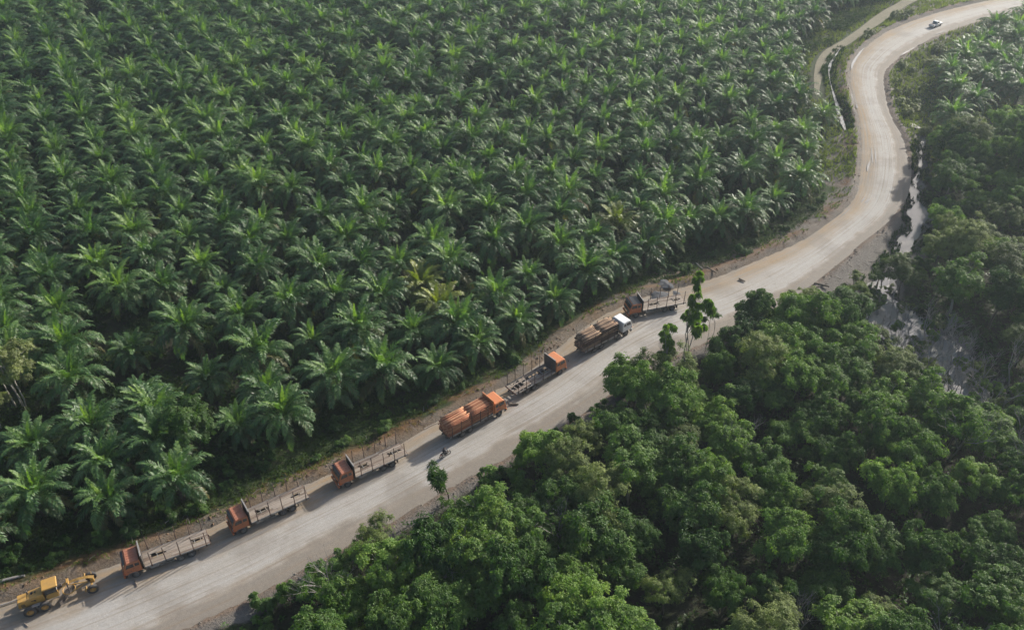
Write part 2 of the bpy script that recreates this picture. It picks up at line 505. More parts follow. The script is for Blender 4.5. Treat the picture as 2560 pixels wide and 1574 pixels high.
# ================================================================== ROAD
NU = 34
us = np.linspace(-.12, 1.12, NU)
RV = []; RUV = []
lw = rng.random()
for i in range(NS):
    W2 = HW[i] * 2
    for u in us:
        p = Lw[i] * (1 - u) + Rw[i] * u
        e = min(u, 1 - u)
        jag = 0
        z = .05 + .10 * (1 - (2 * u - 1) ** 2)
        if e < 0: z = .05 + e * 1.9
        z += .05 * (fbm(p[0] * .5, p[1] * .5, 3)[()] - .5) + .05 * (vnoise(u * 9, S_ALONG[i] * .04) - .5)
        RV.append((p[0], p[1], z)); RUV.append((u, S_ALONG[i]))
ii = (np.arange(NS - 1)[:, None] * NU + np.arange(NU - 1)[None]).ravel()
Fr = np.c_[ii, ii + NU, ii + NU + 1, ii + 1]
rm = np_mesh('road', RV, Fr, smooth=True, uv=RUV)
m, nt, nd, lk, b = newmat('graded_laterite')
uvn = nd.new('ShaderNodeUVMap'); tc = nd.new('ShaderNodeTexCoord').outputs['Object']
sep = nd.new('ShaderNodeSeparateXYZ'); lk.new(uvn.outputs[0], sep.inputs[0])
def uvscale(a, c):
    mp = nd.new('ShaderNodeMapping'); mp.vector_type = 'POINT'; mp.inputs['Scale'].default_value = (a, c, 1); lk.new(uvn.outputs[0], mp.inputs['Vector']); return mp.outputs[0]
st1 = noise(nt, 1.0, 5, .6, uvscale(20, .07)); st2 = noise(nt, 1.0, 4, .6, uvscale(9, .05)); st3 = noise(nt, 1.0, 5, .7, uvscale(60, .35))
nb = noise(nt, .16, 4, .6, tc); nf_ = noise(nt, 2.2, 7, .75, tc); nff = noise(nt, 9.0, 5, .7, tc)
pale = mixc(nt, nf_, (.29, .278, .258), (.45, .43, .40))
pale = mixc(nt, ramp(nt, st1, [(.30, .45), (.66, 1.)]), tuple((.28, .255, .215)), pale)
pale = mixc(nt, ramp(nt, st3, [(.58, 0.), (.80, .5)]), pale, (.52, .49, .44))
och = mixc(nt, nf_, (.20, .135, .075), (.36, .265, .16))
och = mixc(nt, ramp(nt, st1, [(.45, 0.), (.6, 1.)]), och, (.25, .215, .17))
# ochre towards the verges, grey mud at the far right edge
um0 = nd.new('ShaderNodeMath'); um0.operation = 'MULTIPLY_ADD'; lk.new(noise(nt, .35, 3, .5, tc), um0.inputs[0]); um0.inputs[1].default_value = .26; lk.new(sep.outputs[0], um0.inputs[2])
um1 = nd.new('ShaderNodeMath'); um1.operation = 'SUBTRACT'; lk.new(um0.outputs[0], um1.inputs[0]); um1.inputs[1].default_value = .13
um = nd.new('ShaderNodeMath'); um.operation = 'MULTIPLY_ADD'; lk.new(st2, um.inputs[0]); um.inputs[1].default_value = .30; lk.new(um1.outputs[0], um.inputs[2])
lm = ramp(nt, um.outputs[0], [(.30, 1.), (.60, 0.), (.86, 0.), (1.08, .7)])
nbm = nd.new('ShaderNodeMath'); nbm.operation = 'MULTIPLY'; lk.new(lm, nbm.inputs[0]); lk.new(ramp(nt, nb, [(.25, .6), (.55, 1.)]), nbm.inputs[1])
c = mixc(nt, nbm.outputs[0], pale, och)
edge = ramp(nt, um.outputs[0], [(.0, 1.), (.20, 0.), (.88, 0.), (1.18, .9)])
mudc = mixc(nt, nf_, (.13, .115, .097), (.27, .235, .195))
c = mixc(nt, edge, c, mudc)
rut = noise(nt, 1.0, 3, .5, uvscale(34, .018)); damp = noise(nt, .10, 4, .6, tc)
rm_ = nd.new('ShaderNodeMath'); rm_.operation = 'MULTIPLY'; lk.new(ramp(nt, rut, [(.52, 0.), (.62, .8)]), rm_.inputs[0]); lk.new(ramp(nt, damp, [(.40, .15), (.60, .9)]), rm_.inputs[1])
c = mixc(nt, rm_.outputs[0], c, (.215, .165, .115))
c = mixc(nt, ramp(nt, damp, [(.52, 0.), (.68, .55)]), c, (.19, .17, .145))
c = mixc(nt, ramp(nt, noise(nt, .55, 5, .7, tc), [(.60, 0.), (.72, .45)]), c, (.18, .155, .125))
c = mixc(nt, ramp(nt, nff, [(.3, .35), (.6, 0.)]), c, (.17, .15, .125))
lk.new(c, b.inputs['Base Color']); b.inputs['Roughness'].default_value = .82; b.inputs['Specular IOR Level'].default_value = .35
bp = nd.new('ShaderNodeBump'); bp.inputs['Strength'].default_value = .4; bp.inputs['Distance'].default_value = .10
ad = nd.new('ShaderNodeMath'); ad.operation = 'ADD'; lk.new(nf_, ad.inputs[0]); lk.new(st1, ad.inputs[1])
lk.new(ad.outputs[0], bp.inputs['Height']); lk.new(bp.outputs[0], b.inputs['Normal'])
M['road'] = m
rm.materials.append(m)
road = link('road', rm); tag(road, 'wide pale unpaved haul road winding between plantation and forest', None, None, 'structure')

# side track at the top of the plantation
def ribbon(name, pts, radii, z, mat, label, n=90, across=6, kind='structure', wob=.25, follow=False, dz=.06):
    q = smooth_line(pts, n, 4); r = np.interp(np.linspace(0, 1, n), np.linspace(0, 1, len(radii)), radii)
    t = np.gradient(q, axis=0); t /= np.hypot(*t.T)[:, None]; nn_ = np.c_[-t[:, 1], t[:, 0]]
    V = []; UV = []
    for i in range(n):
        for k in range(across + 1):
            a = k / across * 2 - 1
            w = r[i] * (1 + wob * (fbm(i * .10, 3 + (a > 0) * 9.0, 3) - .5) * 2)
            p = q[i] + nn_[i] * a * w
            V.append((p[0], p[1], z)); UV.append((k / across, i))
    V = np.array(V)
    if follow: V[:, 2] = ground_z(V[:, 0], V[:, 1]) + dz
    ii = (np.arange(n - 1)[:, None] * (across + 1) + np.arange(across)[None]).ravel()
    F = np.c_[ii, ii + 1, ii + across + 2, ii + across + 1]
    me = np_mesh(name, V, F, smooth=True, uv=UV, mats=[mat])
    o = link(name, me); tag(o, label, None, None, kind); return o

m, nt, nd, lk, b = newmat('track_dirt')
tc = nd.new('ShaderNodeTexCoord').outputs['Object']
n1 = noise(nt, .9, 6, .65, tc); n2 = noise(nt, 4, 5, .7, tc)
c = mixc(nt, n1, (.14, .11, .075), (.30, .25, .185)); c = mixc(nt, ramp(nt, n2, [(.40, .75), (.62, .1)]), c, (.07, .08, .032))
lk.new(c, b.inputs['Base Color']); b.inputs['Roughness'].default_value = .9
M['track'] = m
ribbon('dirt_track', [P(*a) for a in [(2330,-30),(2259,5),(2208,35),(2162,69),(2116,100),(2069,127),(2052,150),(2046,180),(2044,208),(2043,232)]],
       [1.6, 1.6, 1.6, 1.7, 1.7, 1.6, 1.4, 1.2, 1.0, .4], 0, M['track'], 'narrow brown dirt track along the far plantation edge', follow=True, dz=.08, wob=.2)

# ================================================================== WATER
def watermat(name, base, rough=.06, bump=.04, coat=.8):
    m, nt, nd, lk, b = newmat(name)
    tc = nd.new('ShaderNodeTexCoord').outputs['Object']
    n1 = noise(nt, .5, 4, .6, tc)
    lk.new(mixc(nt, n1, tuple(x * .7 for x in base), tuple(min(1, x * 1.2) for x in base)), b.inputs['Base Color'])
    b.inputs['Roughness'].default_value = rough; b.inputs['IOR'].default_value = 1.33; b.inputs['Specular IOR Level'].default_value = 1.0; b.inputs['Coat Weight'].default_value = coat; b.inputs['Coat IOR'].default_value = 1.45; b.inputs['Coat Roughness'].default_value = .04
    n2 = noise(nt, 2.5, 3, .5, tc)
    bp = nd.new('ShaderNodeBump'); bp.inputs['Strength'].default_value = bump; bp.inputs['Distance'].default_value = .1
    lk.new(n2, bp.inputs['Height']); lk.new(bp.outputs[0], b.inputs['Normal'])
    return m
M['water'] = watermat('swamp_water', (.38, .37, .34), .06)
M['puddle'] = watermat('puddle_water', (.24, .23, .21), .10, .06, .25)
# pond sheet
from mathutils.geometry import tessellate_polygon
pp = smooth_line(np.vstack([pond_w, pond_w[:1]]), 120, 1)[:-1]
F = tessellate_polygon([[Vector((p[0], p[1], 0)) for p in pp]])
o = link('swamp_water', np_mesh('swamp_water', [(p[0], p[1], WZ) for p in pp], F, mats=[M['water']])); tag(o, 'still flooded swamp reflecting the sky between dead trees', None, None, 'structure')
if o.data.polygons[0].normal.z < 0: o.data.flip_normals()
ribbon('stream_water', stream_w[:-1], stream_r[:-1] * .85, WZ - .004, M['puddle'], 'narrow pale stream running beside the road bend', n=260, wob=.9)
ribbon('ditch_water', ditch_w, ditch_r * .5, -.62, M['puddle'], 'thin water-filled ditch beside the dirt track', n=110, wob=.45)
for pts, radii, label in (
    ([(2128,176),(2131,162),(2140,145),(2152,130),(2160,122)], [.15,.5,.5,.4,.1], 'thin curved puddle on the outer edge of the far bend'),
    ([(2128,232),(2130,250),(2133,266)], [.1,.55,.2], 'small pointed puddle at the left edge of the far bend'),
    ([(2141,262),(2143,272)], [.15,.25], 'tiny puddle beside the pointed puddle at the far bend'),
    ([(2178,372),(2180,390),(2181,409)], [.1,.2,.1], 'left of two thin water streaks in the wheel ruts'),
    ([(2187,375),(2189,392),(2189,410)], [.1,.22,.1], 'right of two thin water streaks in the wheel ruts'),
    ([(2173,405),(2170,420),(2168,430)], [.1,.35,.15], 'short puddle below the water streaks in the ruts'),
    ([(2152,508),(2158,500),(2162,494)], [.1,.25,.1], 'upper short streak of water on the inner bend'),
    ([(2161,510),(2168,504),(2172,497)], [.15,.4,.15], 'lower short puddle on the inner bend'),
    ([(2100,545),(2114,532),(2124,522)], [.08,.16,.08], 'thin line of water along the muddy road edge'),
    ([(2250,141),(2264,133),(2276,127),(2288,120)], [.1,.5,.55,.15], 'bright puddle along the right edge of the far road'),
    ([(2338,88),(2352,82),(2364,78)], [.1,.35,.1], 'far thin puddle nearest the white car'),
    ([(2268,306),(2282,312),(2300,320)], [.5,1.6,.4], 'pale pool on the mud beside the far forest')):
    q = [P(*a) for a in pts]
    o = ribbon('puddle', q, [x * .62 for x in radii], 0, M['puddle'], label, n=36, across=4, wob=.55)
    d, s, _ = road_pos(np.array([v.co.x for v in o.data.vertices]), np.array([v.co.y for v in o.data.vertices]))
    zmax = max(.19 if dd < 0 else .12 for dd in d) if min(d) < .5 else max(ground_z([v.co.x for v in o.data.vertices], [v.co.y for v in o.data.vertices])) + .03
    for v in o.data.vertices: v.co.z = zmax

# ================================================================== OIL PALMS
def frond_arrays(seed, L, elev, droop, npair=30, leaf=.95, tint=.5, twist=0.0):
    """one pinnate frond: x outwards, z up, base at the origin"""
    r = np.random.default_rng(seed)
    nseg = 10
    s = np.linspace(0, 1, nseg + 1)
    ang = elev - droop * s ** 1.6
    ds = L / nseg
    px = np.r_[0, np.cumsum(np.cos((ang[1:] + ang[:-1]) / 2) * ds)]
    pz = np.r_[0, np.cumsum(np.sin((ang[1:] + ang[:-1]) / 2) * ds)]
    side = r.normal(0, .10)
    py = side * L * s ** 2
    pos = np.c_[px, py, pz]
    tan = np.gradient(pos, axis=0); tan /= np.linalg.norm(tan, axis=1)[:, None]
    V = []; F = []; tt = []
    # rachis, three-sided
    rad = np.interp(s, [0, .15, 1], [.085, .05, .012])
    lat = np.cross(tan, np.tile([0, 0, 1.], (nseg + 1, 1)) + 1e-6); lat /= np.linalg.norm(lat, axis=1)[:, None]
    nor = np.cross(lat, tan)
    for i in range(nseg + 1):
        V += [pos[i] + lat[i] * rad[i], pos[i] - lat[i] * rad[i], pos[i] - nor[i] * rad[i] * 1.1]
        tt += [min(1, tint + .28)] * 3
    for i in range(nseg):
        a = i * 3
        for k in range(3):
            b = a + (k + 1) % 3
            F += [(a + k, b, b + 3), (a + k, b + 3, a + k + 3)]
    tw = twist
    for j in range(npair):
        u = .17 + .83 * (j + .5) / npair
        base = np.array([np.interp(u, s, pos[:, k]) for k in range(3)])
        t = np.array([np.interp(u, s, tan[:, k]) for k in range(3)]); t /= np.linalg.norm(t)
        la = np.array([np.interp(u, s, lat[:, k]) for k in range(3)]); la /= np.linalg.norm(la)
        no = np.cross(la, t)
        prof = (math.sin(math.pi * min(1, (u - .10) / .9) ** .75) * .75 + .32)
        for sg in (-1, 1):
            ll = leaf * prof * r.uniform(.85, 1.12)
            fwd = .35 + .75 * u + r.uniform(-.12, .12)
            lift = r.choice([.38, .02, -.25]) * (1.1 - u * .5) + r.uniform(-.1, .1) + tw * sg
            d = la * sg + t * fwd + no * lift; d /= np.linalg.norm(d)
            w = np.cross(d, no); w /= (np.linalg.norm(w) + 1e-9)
            w = w * math.cos(r.uniform(-.5, .5)) + no * r.uniform(-.35, .35)
            wd = .075 * (1.15 - .4 * u) * r.uniform(.85, 1.2)
            mid = base + d * ll * .5 + np.array([0, 0, .02 * ll])
            tip = base + d * ll * .93 + np.array([0, 0, -.30 * ll * r.uniform(.5, 1.4)])
            b0 = len(V)
            V += [base + w * wd * .6, base - w * wd * .6, mid + w * wd, mid - w * wd, tip]
            c = np.clip(tint + r.normal(0, .07), 0, 1)
            tt += [c, c, c, c, min(1, c + .03)]
            F += [(b0, b0 + 1, b0 + 3), (b0, b0 + 3, b0 + 2), (b0 + 2, b0 + 3, b0 + 4)]
    return np.array(V), np.array(F), np.array(tt)

# frond age classes: (length, elevation, droop, leaf length, tint)
CLASSES = [(3.6, R(86), R(18), .45, .97), (4.4, R(79), R(52), .80, .68), (4.9, R(71), R(82), .95, .57), (5.1, R(61), R(100), 1.0, .51),
           (5.2, R(48), R(106), 1.0, .47), (5.1, R(32), R(104), 1.0, .43), (4.9, R(12), R(90), .95, .38), (4.6, R(-10), R(68), .9, .14)]
FR = []
for ci, (L_, e, d, lf, tn) in enumerate(CLASSES):
    FR.append([frond_arrays(100 + ci * 10 + k, L_ * (1 + .06 * (k - 1)), e + .06 * (k - 1), d * (1 + .1 * (k - 1)), 28, lf, tn) for k in range(3)])
FR_MESH = [[np_mesh('frond', v, f, t, [M['palm']]) for (v, f, t) in row] for row in FR]
FR_MESH_Y = [[np_mesh('frond', v, f, np.clip(t + .08, 0, 1), [M['palm_y']]) for (v, f, t) in row[:1]] for row in FR]

def frond_set(seed):
    """list of (class, variant, azimuth, tilt, scale) for one crown"""
    r = random.Random(seed)
    out = []
    counts = [2, 5, 6, 6, 6, 6, 5, 3]
    k = 0; a0 = r.uniform(0, 6.28)
    for ci, c in enumerate(counts):
        c += r.choice([-1, 0, 0, 1]) if ci > 0 else r.choice([-1, 0])
        for _ in range(c):
            out.append((ci, r.randrange(3), a0 + k * 2.39996 + r.uniform(-.2, .2), r.uniform(-.10, .10), r.uniform(.86, 1.08)))
            k += 1
    return out
def frond_matrix(az, tilt, sc, z, roll):
    return Matrix.Translation((math.cos(az) * .16, math.sin(az) * .16, z)) @ Matrix.Rotation(az, 4, 'Z') @ Matrix.Rotation(tilt, 4, 'Y') @ Matrix.Rotation(roll, 4, 'X') @ Matrix.Scale(sc, 4)
def crown_mesh(name, seed, mat, boost=0.0):
    Vs = []; Fs = []; Ts = []; b = 0
    r = random.Random(seed + 5)
    for (ci, k, az, ti, sc) in frond_set(seed):
        v, f, t = FR[ci][k]
        m_ = np.array(frond_matrix(az, ti, sc, -.02 * ci, r.uniform(-.3, .3)))
        Vs.append(v @ m_[:3, :3].T + m_[:3, 3]); Fs.append(f + b); Ts.append(np.clip(t + boost + r.uniform(-.06, .06), 0, 1)); b += len(v)
    return np_mesh(name, np.vstack(Vs), np.vstack(Fs), np.concatenate(Ts), [mat])
CROWNS = [crown_mesh('crown', 900 + i * 17, M['palm'], (.0, .03, -.03)[i % 3]) for i in range(9)]
CROWNS_Y = [crown_mesh('crown', 1300 + i, M['palm_y'], .05) for i in range(2)]

def palm_trunk_mesh(seed, h):
    r = random.Random(seed); mb = MB()
    mb.tube([(0, 0, -.4), (0, 0, .3), (.03, 0, h * .5), (0, .02, h * .85), (0, 0, h + .25)], [.42, .36, .33, .38, .18], 9)
    k = 0
    z = .25
    while z < h:
        az = k * 2.39996; rr = .33
        c = (math.cos(az) * rr, math.sin(az) * rr, z)
        tip = (math.cos(az) * (rr + .28), math.sin(az) * (rr + .28), z + .34)
        mb.tube([c, tip], [.11, .06], 4); k += 1; z += .085
    me = bpy.data.meshes.new('trunk'); me.from_pydata([tuple(v) for v in mb.v], [], mb.f); me.materials.append(M['palm_trunk']); me.update(); return me
TRUNK_H = 3.3
TRUNKS = [palm_trunk_mesh(i, TRUNK_H) for i in range(3)]

PICKS = {(700,600,.2847):[(880,500),(340,290),(700,230),(1040,200),(1500,230),(1240,390),(1390,560),(480,510),(1900,510),(2170,280),(2400,500),(70,560),(280,850),(680,800),(1160,790),(1570,760),(2080,690),(1730,880),(1380,1080),(910,1150),(460,1200),(2000,220)],
(0,780,.2911):[(1110,300),(1200,690),(1770,530),(2230,390),(890,1290),(1380,1130),(2040,930),(620,600),(300,1560),(570,330)],
(1300,300,.3307):[(1930,570),(1710,690),(1500,740),(1270,750),(1090,830),(950,960),(540,900),(300,960),(700,1040),(490,1160),(230,1340),(60,1120),(890,680),(1080,590),(700,620),(360,580),(560,430),(230,430),(900,480),(1120,430),(1340,490),(1690,380),(1370,370),(2120,440),(1920,330),(1510,140),(1120,210),(1320,180),(720,170),(590,240),(940,280),(390,320),(920,110),(420,150),(1750,210),(2140,80),(1740,60),(1930,60)],
(600,300,.3307):[(1450,930),(930,720),(1060,840),(1550,680),(1180,620),(1430,510),(1640,430),(1880,690),(2160,600),(1780,540),(1290,370),(930,320),(390,530),(250,340),(350,900),(560,1080)],
(0,500,.3307):[(1400,980),(1830,890),(2190,790),(1420,300),(450,860),(1700,210),(960,80),(240,140),(1980,170),(1950,530),(310,430),(1230,650),(2360,560),(1680,650),(900,680),(700,300),(1010,260)],
(800,0,.2847):[(1110,790),(750,750),(1440,790),(1640,720),(1500,600),(1370,450),(1180,530),(860,530),(560,480),(220,500),(300,590),(1790,290),(1430,230),(1560,350),(1700,470),(1930,440),(2060,570),(2280,540),(2010,260)],
(2200,60,.2645):[(690,570),(660,440),(1120,300),(830,320),(1000,470),(1280,130),(900,700),(690,870),(1130,560),(1290,460),(1200,390),(780,240),(1320,330),(1180,150),(1010,130),(930,190),(1330,600),(1330,30),(1180,20)]}
HEART = 3.9
palm_pos = []
def far_enough(p, pts, d): return all((p[0] - q[0]) ** 2 + (p[1] - q[1]) ** 2 > d * d for q in pts)
for (ox, oy, sc), lst in PICKS.items():
    for a, b_ in lst:
        p = P(ox + sc * a, oy + sc * b_, HEART - .6)
        if far_enough(p, palm_pos, 4.2): palm_pos.append((float(p[0]), float(p[1])))
N_PICKED = len(palm_pos)
track_w = np.array([P(*a) for a in [(2400,-60),(2259,5),(2208,35),(2162,69),(2116,100),(2069,127),(2052,150),(2046,180),(2044,208),(2043,232)]])
cand = []
# planting rows: wide triangular grid on the left, tighter one towards the bend
for (a_, b_, o_, left_) in ((np.array((7.25, 3.0)), np.array((-3.4, 6.0)), np.array((-65.9, 137.5)), True), (np.array((6.0, 4.4)), np.array((-4.3, 7.2)), np.array((-23.0, 111.0)), False)):
    for i in range(-45, 60):
        for j in range(-45, 60):
            q = o_ + i * a_ + j * b_
            if (q[0] + .577 * q[1] < 27) == left_: cand.append(q + rng.normal(0, .3, 2))
cand = np.array(cand)
iu, iv = project(cand[:, 0], cand[:, 1], 3.5)
ok = (iu > -150) & (iu < 2700) & (iv > -120) & (iv < 1600) & (cand[:, 1] > 55)
cand = cand[ok]; iu = iu[ok]; iv = iv[ok]
d, side, _ = road_pos(cand[:, 0], cand[:, 1])
wa, wb, wc = water_gap(cand)
td, _ = seg_dist(cand, track_w)
gnd = ((side > 0) & (d > 7.0)) | ((side < 0) & (d > 9.0) & (cand[:, 1] > 215) & (cand[:, 0] > 95))
gnd &= (td > 5.0) & (np.minimum(wa, np.minimum(wb, wc)) > 4.0)
# strip between track, ditch and road stays open
gnd &= ~((side > 0) & (cand[:, 0] > 70) & (d < 16) & (cand[:, 1] > 165))
# lower left corner belongs to undergrowth and shrubs
iu2, iv2 = project(cand[:, 0], cand[:, 1], 0)
gnd &= ~((iu2 < 150) & (iv2 > 940) & (iv2 < 1150))
cand = cand[gnd]
order = np.argsort(np.hypot(cand[:, 0], cand[:, 1]))
for p in cand[order]:
    if far_enough(p, palm_pos, 5.6 if p[0] + .577 * p[1] < 27 else 6.0): palm_pos.append((float(p[0]), float(p[1])))
CLEAR = [P(55 * 1.0411, 985 * 1.0411, -.7), P(462 * 1.0411, 1095 * 1.0411, -.7)]
palm_pos = [p for p in palm_pos if far_enough(p, CLEAR, 3.2)]
dist = [math.hypot(p[0], p[1]) for p in palm_pos]
idx = sorted(range(len(palm_pos)), key=lambda i: dist[i])
# only those that reach into the frame
vis = []
for i in idx:
    x, y = palm_pos[i]
    u, v = project(x, y, 4.0)
    if -90 < u < 2650 and -70 < v < 1640: vis.append(i)
YELLOW = [P(700 + .2847 * 1390, 600 + .2847 * 560, 3.3), P(700 + .2847 * 1240, 600 + .2847 * 390, 3.3), P(1300 + .3307 * 700, 300 + .3307 * 780, 3.3)]
N_THINGS, N_FRONDS = 300, 42
far_pts = []
special = {}
for n_, i in enumerate(vis):
    x, y = palm_pos[i]
    z = gz(x, y)
    if n_ >= N_THINGS:
        far_pts.append((x, y, z)); continue
    r = random.Random(i * 13 + 1)
    yel = any(math.hypot(x - q[0], y - q[1]) < 2.5 for q in YELLOW)
    root = empty('oil_palm', (x, y, z), r.uniform(0, 6.28))
    sc = r.uniform(.96, 1.22) * (1.0 if r.random() > .12 else .82)
    root.scale = (sc, sc, sc * r.uniform(.95, 1.15))
    right = x > 90 and y > 180 and road_pos([x], [y])[1][0] < 0
    if yel:
        tag(root, 'yellowing oil palm with lime coloured fronds inside the plantation', 'palm tree', 'yellowing oil palms')
    elif right:
        tag(root, 'oil palm in the grove inside the road bend, beyond the forest', 'palm tree', 'oil palms of the grove inside the road bend')
    else:
        tag(root, 'dark green oil palm in the dense plantation beside the truck line', 'palm tree', 'oil palms of the plantation')
    root['_p'] = (x, y)
    special[i] = root
    t = link('trunk', TRUNKS[i % 3], root)
    if n_ < N_FRONDS:
        rr = random.Random(i)
        for (ci, k, az, ti, s_) in frond_set(2000 + i):
            f = link('frond', FR_MESH_Y[ci][0] if yel else FR_MESH[ci][k], root)
            f.matrix_local = frond_matrix(az, ti, s_, TRUNK_H + .1 - .02 * ci, rr.uniform(-.3, .3))
    else:
        c = link('crown', CROWNS_Y[i % 2] if yel else CROWNS[i % 9], root)
        c.location = (0, 0, TRUNK_H + .1)
        c.rotation_euler = (r.uniform(-.08, .08), r.uniform(-.08, .08), r.uniform(0, 6.28))

# the remaining far palms: one mass, instanced on points
def scatter_stuff(name, pts, meshes, label, smin=.88, smax=1.12, seed=3, zoff=0.0):
    r = np.random.default_rng(seed)
    pts = np.array(pts, dtype=float); n = len(pts)
    me = bpy.data.meshes.new(name); me.vertices.add(n)
    me.vertices.foreach_set('co', (pts + np.array([0, 0, zoff])).astype(np.float32).ravel())
    a = me.attributes.new('rot', 'FLOAT_VECTOR', 'POINT'); rot = np.c_[r.normal(0, .06, n), r.normal(0, .06, n), r.uniform(0, 6.28, n)]
    a.data.foreach_set('vector', rot.astype(np.float32).ravel())
    a = me.attributes.new('scl', 'FLOAT', 'POINT'); a.data.foreach_set('value', r.uniform(smin, smax, n).astype(np.float32))
    a = me.attributes.new('pick', 'INT', 'POINT'); a.data.foreach_set('value', r.integers(0, len(meshes), n).astype(np.int32))
    me.update()
    o = link(name, me); tag(o, label, None, None, 'stuff')
    src = bpy.data.collections.new(name + '_kinds')
    for k, msh in enumerate(meshes):
        so = bpy.data.objects.new('%s_kind_%02d' % (name, k), msh); src.objects.link(so)
    ng = bpy.data.node_groups.new(name + '_scatter', 'GeometryNodeTree')
    ng.interface.new_socket('Geometry', in_out='INPUT', socket_type='NodeSocketGeometry')
    ng.interface.new_socket('Geometry', in_out='OUTPUT', socket_type='NodeSocketGeometry')
    gi = ng.nodes.new('NodeGroupInput'); go = ng.nodes.new('NodeGroupOutput')
    ip = ng.nodes.new('GeometryNodeInstanceOnPoints'); ci_ = ng.nodes.new('GeometryNodeCollectionInfo')
    ci_.inputs['Collection'].default_value = src; ci_.inputs['Separate Children'].default_value = True; ci_.inputs['Reset Children'].default_value = True
    def na(nm, t):
        q = ng.nodes.new('GeometryNodeInputNamedAttribute'); q.data_type = t; q.inputs['Name'].default_value = nm; return q.outputs['Attribute']
    e2r = ng.nodes.new('FunctionNodeEulerToRotation')
    ng.links.new(na('rot', 'FLOAT_VECTOR'), e2r.inputs[0]); ng.links.new(e2r.outputs[0], ip.inputs['Rotation'])
    ng.links.new(na('scl', 'FLOAT'), ip.inputs['Scale']); ng.links.new(na('pick', 'INT'), ip.inputs['Instance Index'])
    ip.inputs['Pick Instance'].default_value = True
    ng.links.new(gi.outputs[0], ip.inputs['Points']); ng.links.new(ci_.outputs[0], ip.inputs['Instance']); ng.links.new(ip.outputs[0], go.inputs[0])
    md = o.modifiers.new('scatter', 'NODES'); md.node_group = ng
    return o
def with_trunk(cm, k):
    """whole far palm: trunk and crown in one mesh"""
    n = len(cm.vertices); V = np.empty(n * 3, np.float32); cm.vertices.foreach_get('co', V); V = V.reshape(-1, 3) + np.array([0, 0, TRUNK_H + .1])
    F = np.empty(len(cm.loops), np.int32); cm.loops.foreach_get('vertex_index', F); F = F.reshape(-1, 3)
    t = np.empty(n, np.float32); cm.attributes['tint'].data.foreach_get('value', t)
    th = np.linspace(0, 2 * np.pi, 8)[:-1]
    tv = np.vstack([np.c_[.36 * np.cos(th), .36 * np.sin(th), np.full(7, -.3)], np.c_[.3 * np.cos(th), .3 * np.sin(th), np.full(7, TRUNK_H + .2)]])
    tf = []
    for q in range(7): tf += [(n + q, n + (q + 1) % 7, n + 7 + (q + 1) % 7), (n + q, n + 7 + (q + 1) % 7, n + 7 + q)]
    me = np_mesh('far_palm', np.vstack([V, tv]), np.vstack([F, np.array(tf)]), np.r_[t, np.full(14, .1)], [cm.materials[0], M['palm_trunk']])
    mi = np.zeros(len(me.polygons), np.int32); mi[len(F):] = 1
    me.polygons.foreach_set('material_index', mi); me.update()
    return me
scatter_stuff('far_oil_palms', far_pts, [with_trunk(CROWNS[k], k) for k in range(7)], 'far rows of oil palms fading towards the top of the plantation', .96, 1.22)
print('palms', len(palm_pos), 'visible', len(vis), 'far', len(far_pts), 'picked', N_PICKED)

# ================================================================== BROAD-LEAVED TREES
def rosettes(r, pos, axis, nleaf, L, W, tint, spread=(1.0, 1.75), droop=.35):
    """clusters of folded leaves at twig ends; returns V, F, tint"""
    n = len(pos)
    ax = axis / np.linalg.norm(axis, axis=1)[:, None]
    ref = np.where(np.abs(ax[:, 2:3]) > .9, np.array([[1., 0, 0]]), np.array([[0, 0, 1.]]))
    e1 = np.cross(ax, ref); e1 /= np.linalg.norm(e1, axis=1)[:, None]
    e2 = np.cross(ax, e1)
    k = nleaf
    az = r.uniform(0, 6.28, (n, 1)) + np.arange(k)[None] * (6.28 / k) + r.uniform(-.4, .4, (n, k))
    ti = r.uniform(spread[0], spread[1], (n, k))
    d = ax[:, None] * np.cos(ti)[..., None] + (e1[:, None] * np.cos(az)[..., None] + e2[:, None] * np.sin(az)[..., None]) * np.sin(ti)[..., None]
    ll = L * r.uniform(.65, 1.2, (n, k, 1)); ww = W * r.uniform(.7, 1.2, (n, k, 1))
    w = np.cross(d, ax[:, None] + .25 * r.normal(0, 1, (n, k, 3))); w /= np.linalg.norm(w, axis=2, keepdims=True) + 1e-9
    base = pos[:, None] + d * ll * .12
    drop = np.zeros((n, k, 3)); drop[..., 2] = -1
    mid = base + d * ll * .5
    tip = base + d * ll + drop * ll * droop
    fold = drop * ll * .10
    V = np.stack([base, mid + w * ww * .5 + fold, tip, mid - w * ww * .5 + fold], axis=2).reshape(-1, 3)
    b = np.arange(n * k) * 4
    F = np.vstack([np.c_[b, b + 1, b + 2], np.c_[b, b + 2, b + 3]])
    t = np.clip(np.repeat(tint, k) + r.normal(0, .08, n * k), 0, 1)
    return V, F, np.repeat(t, 4)

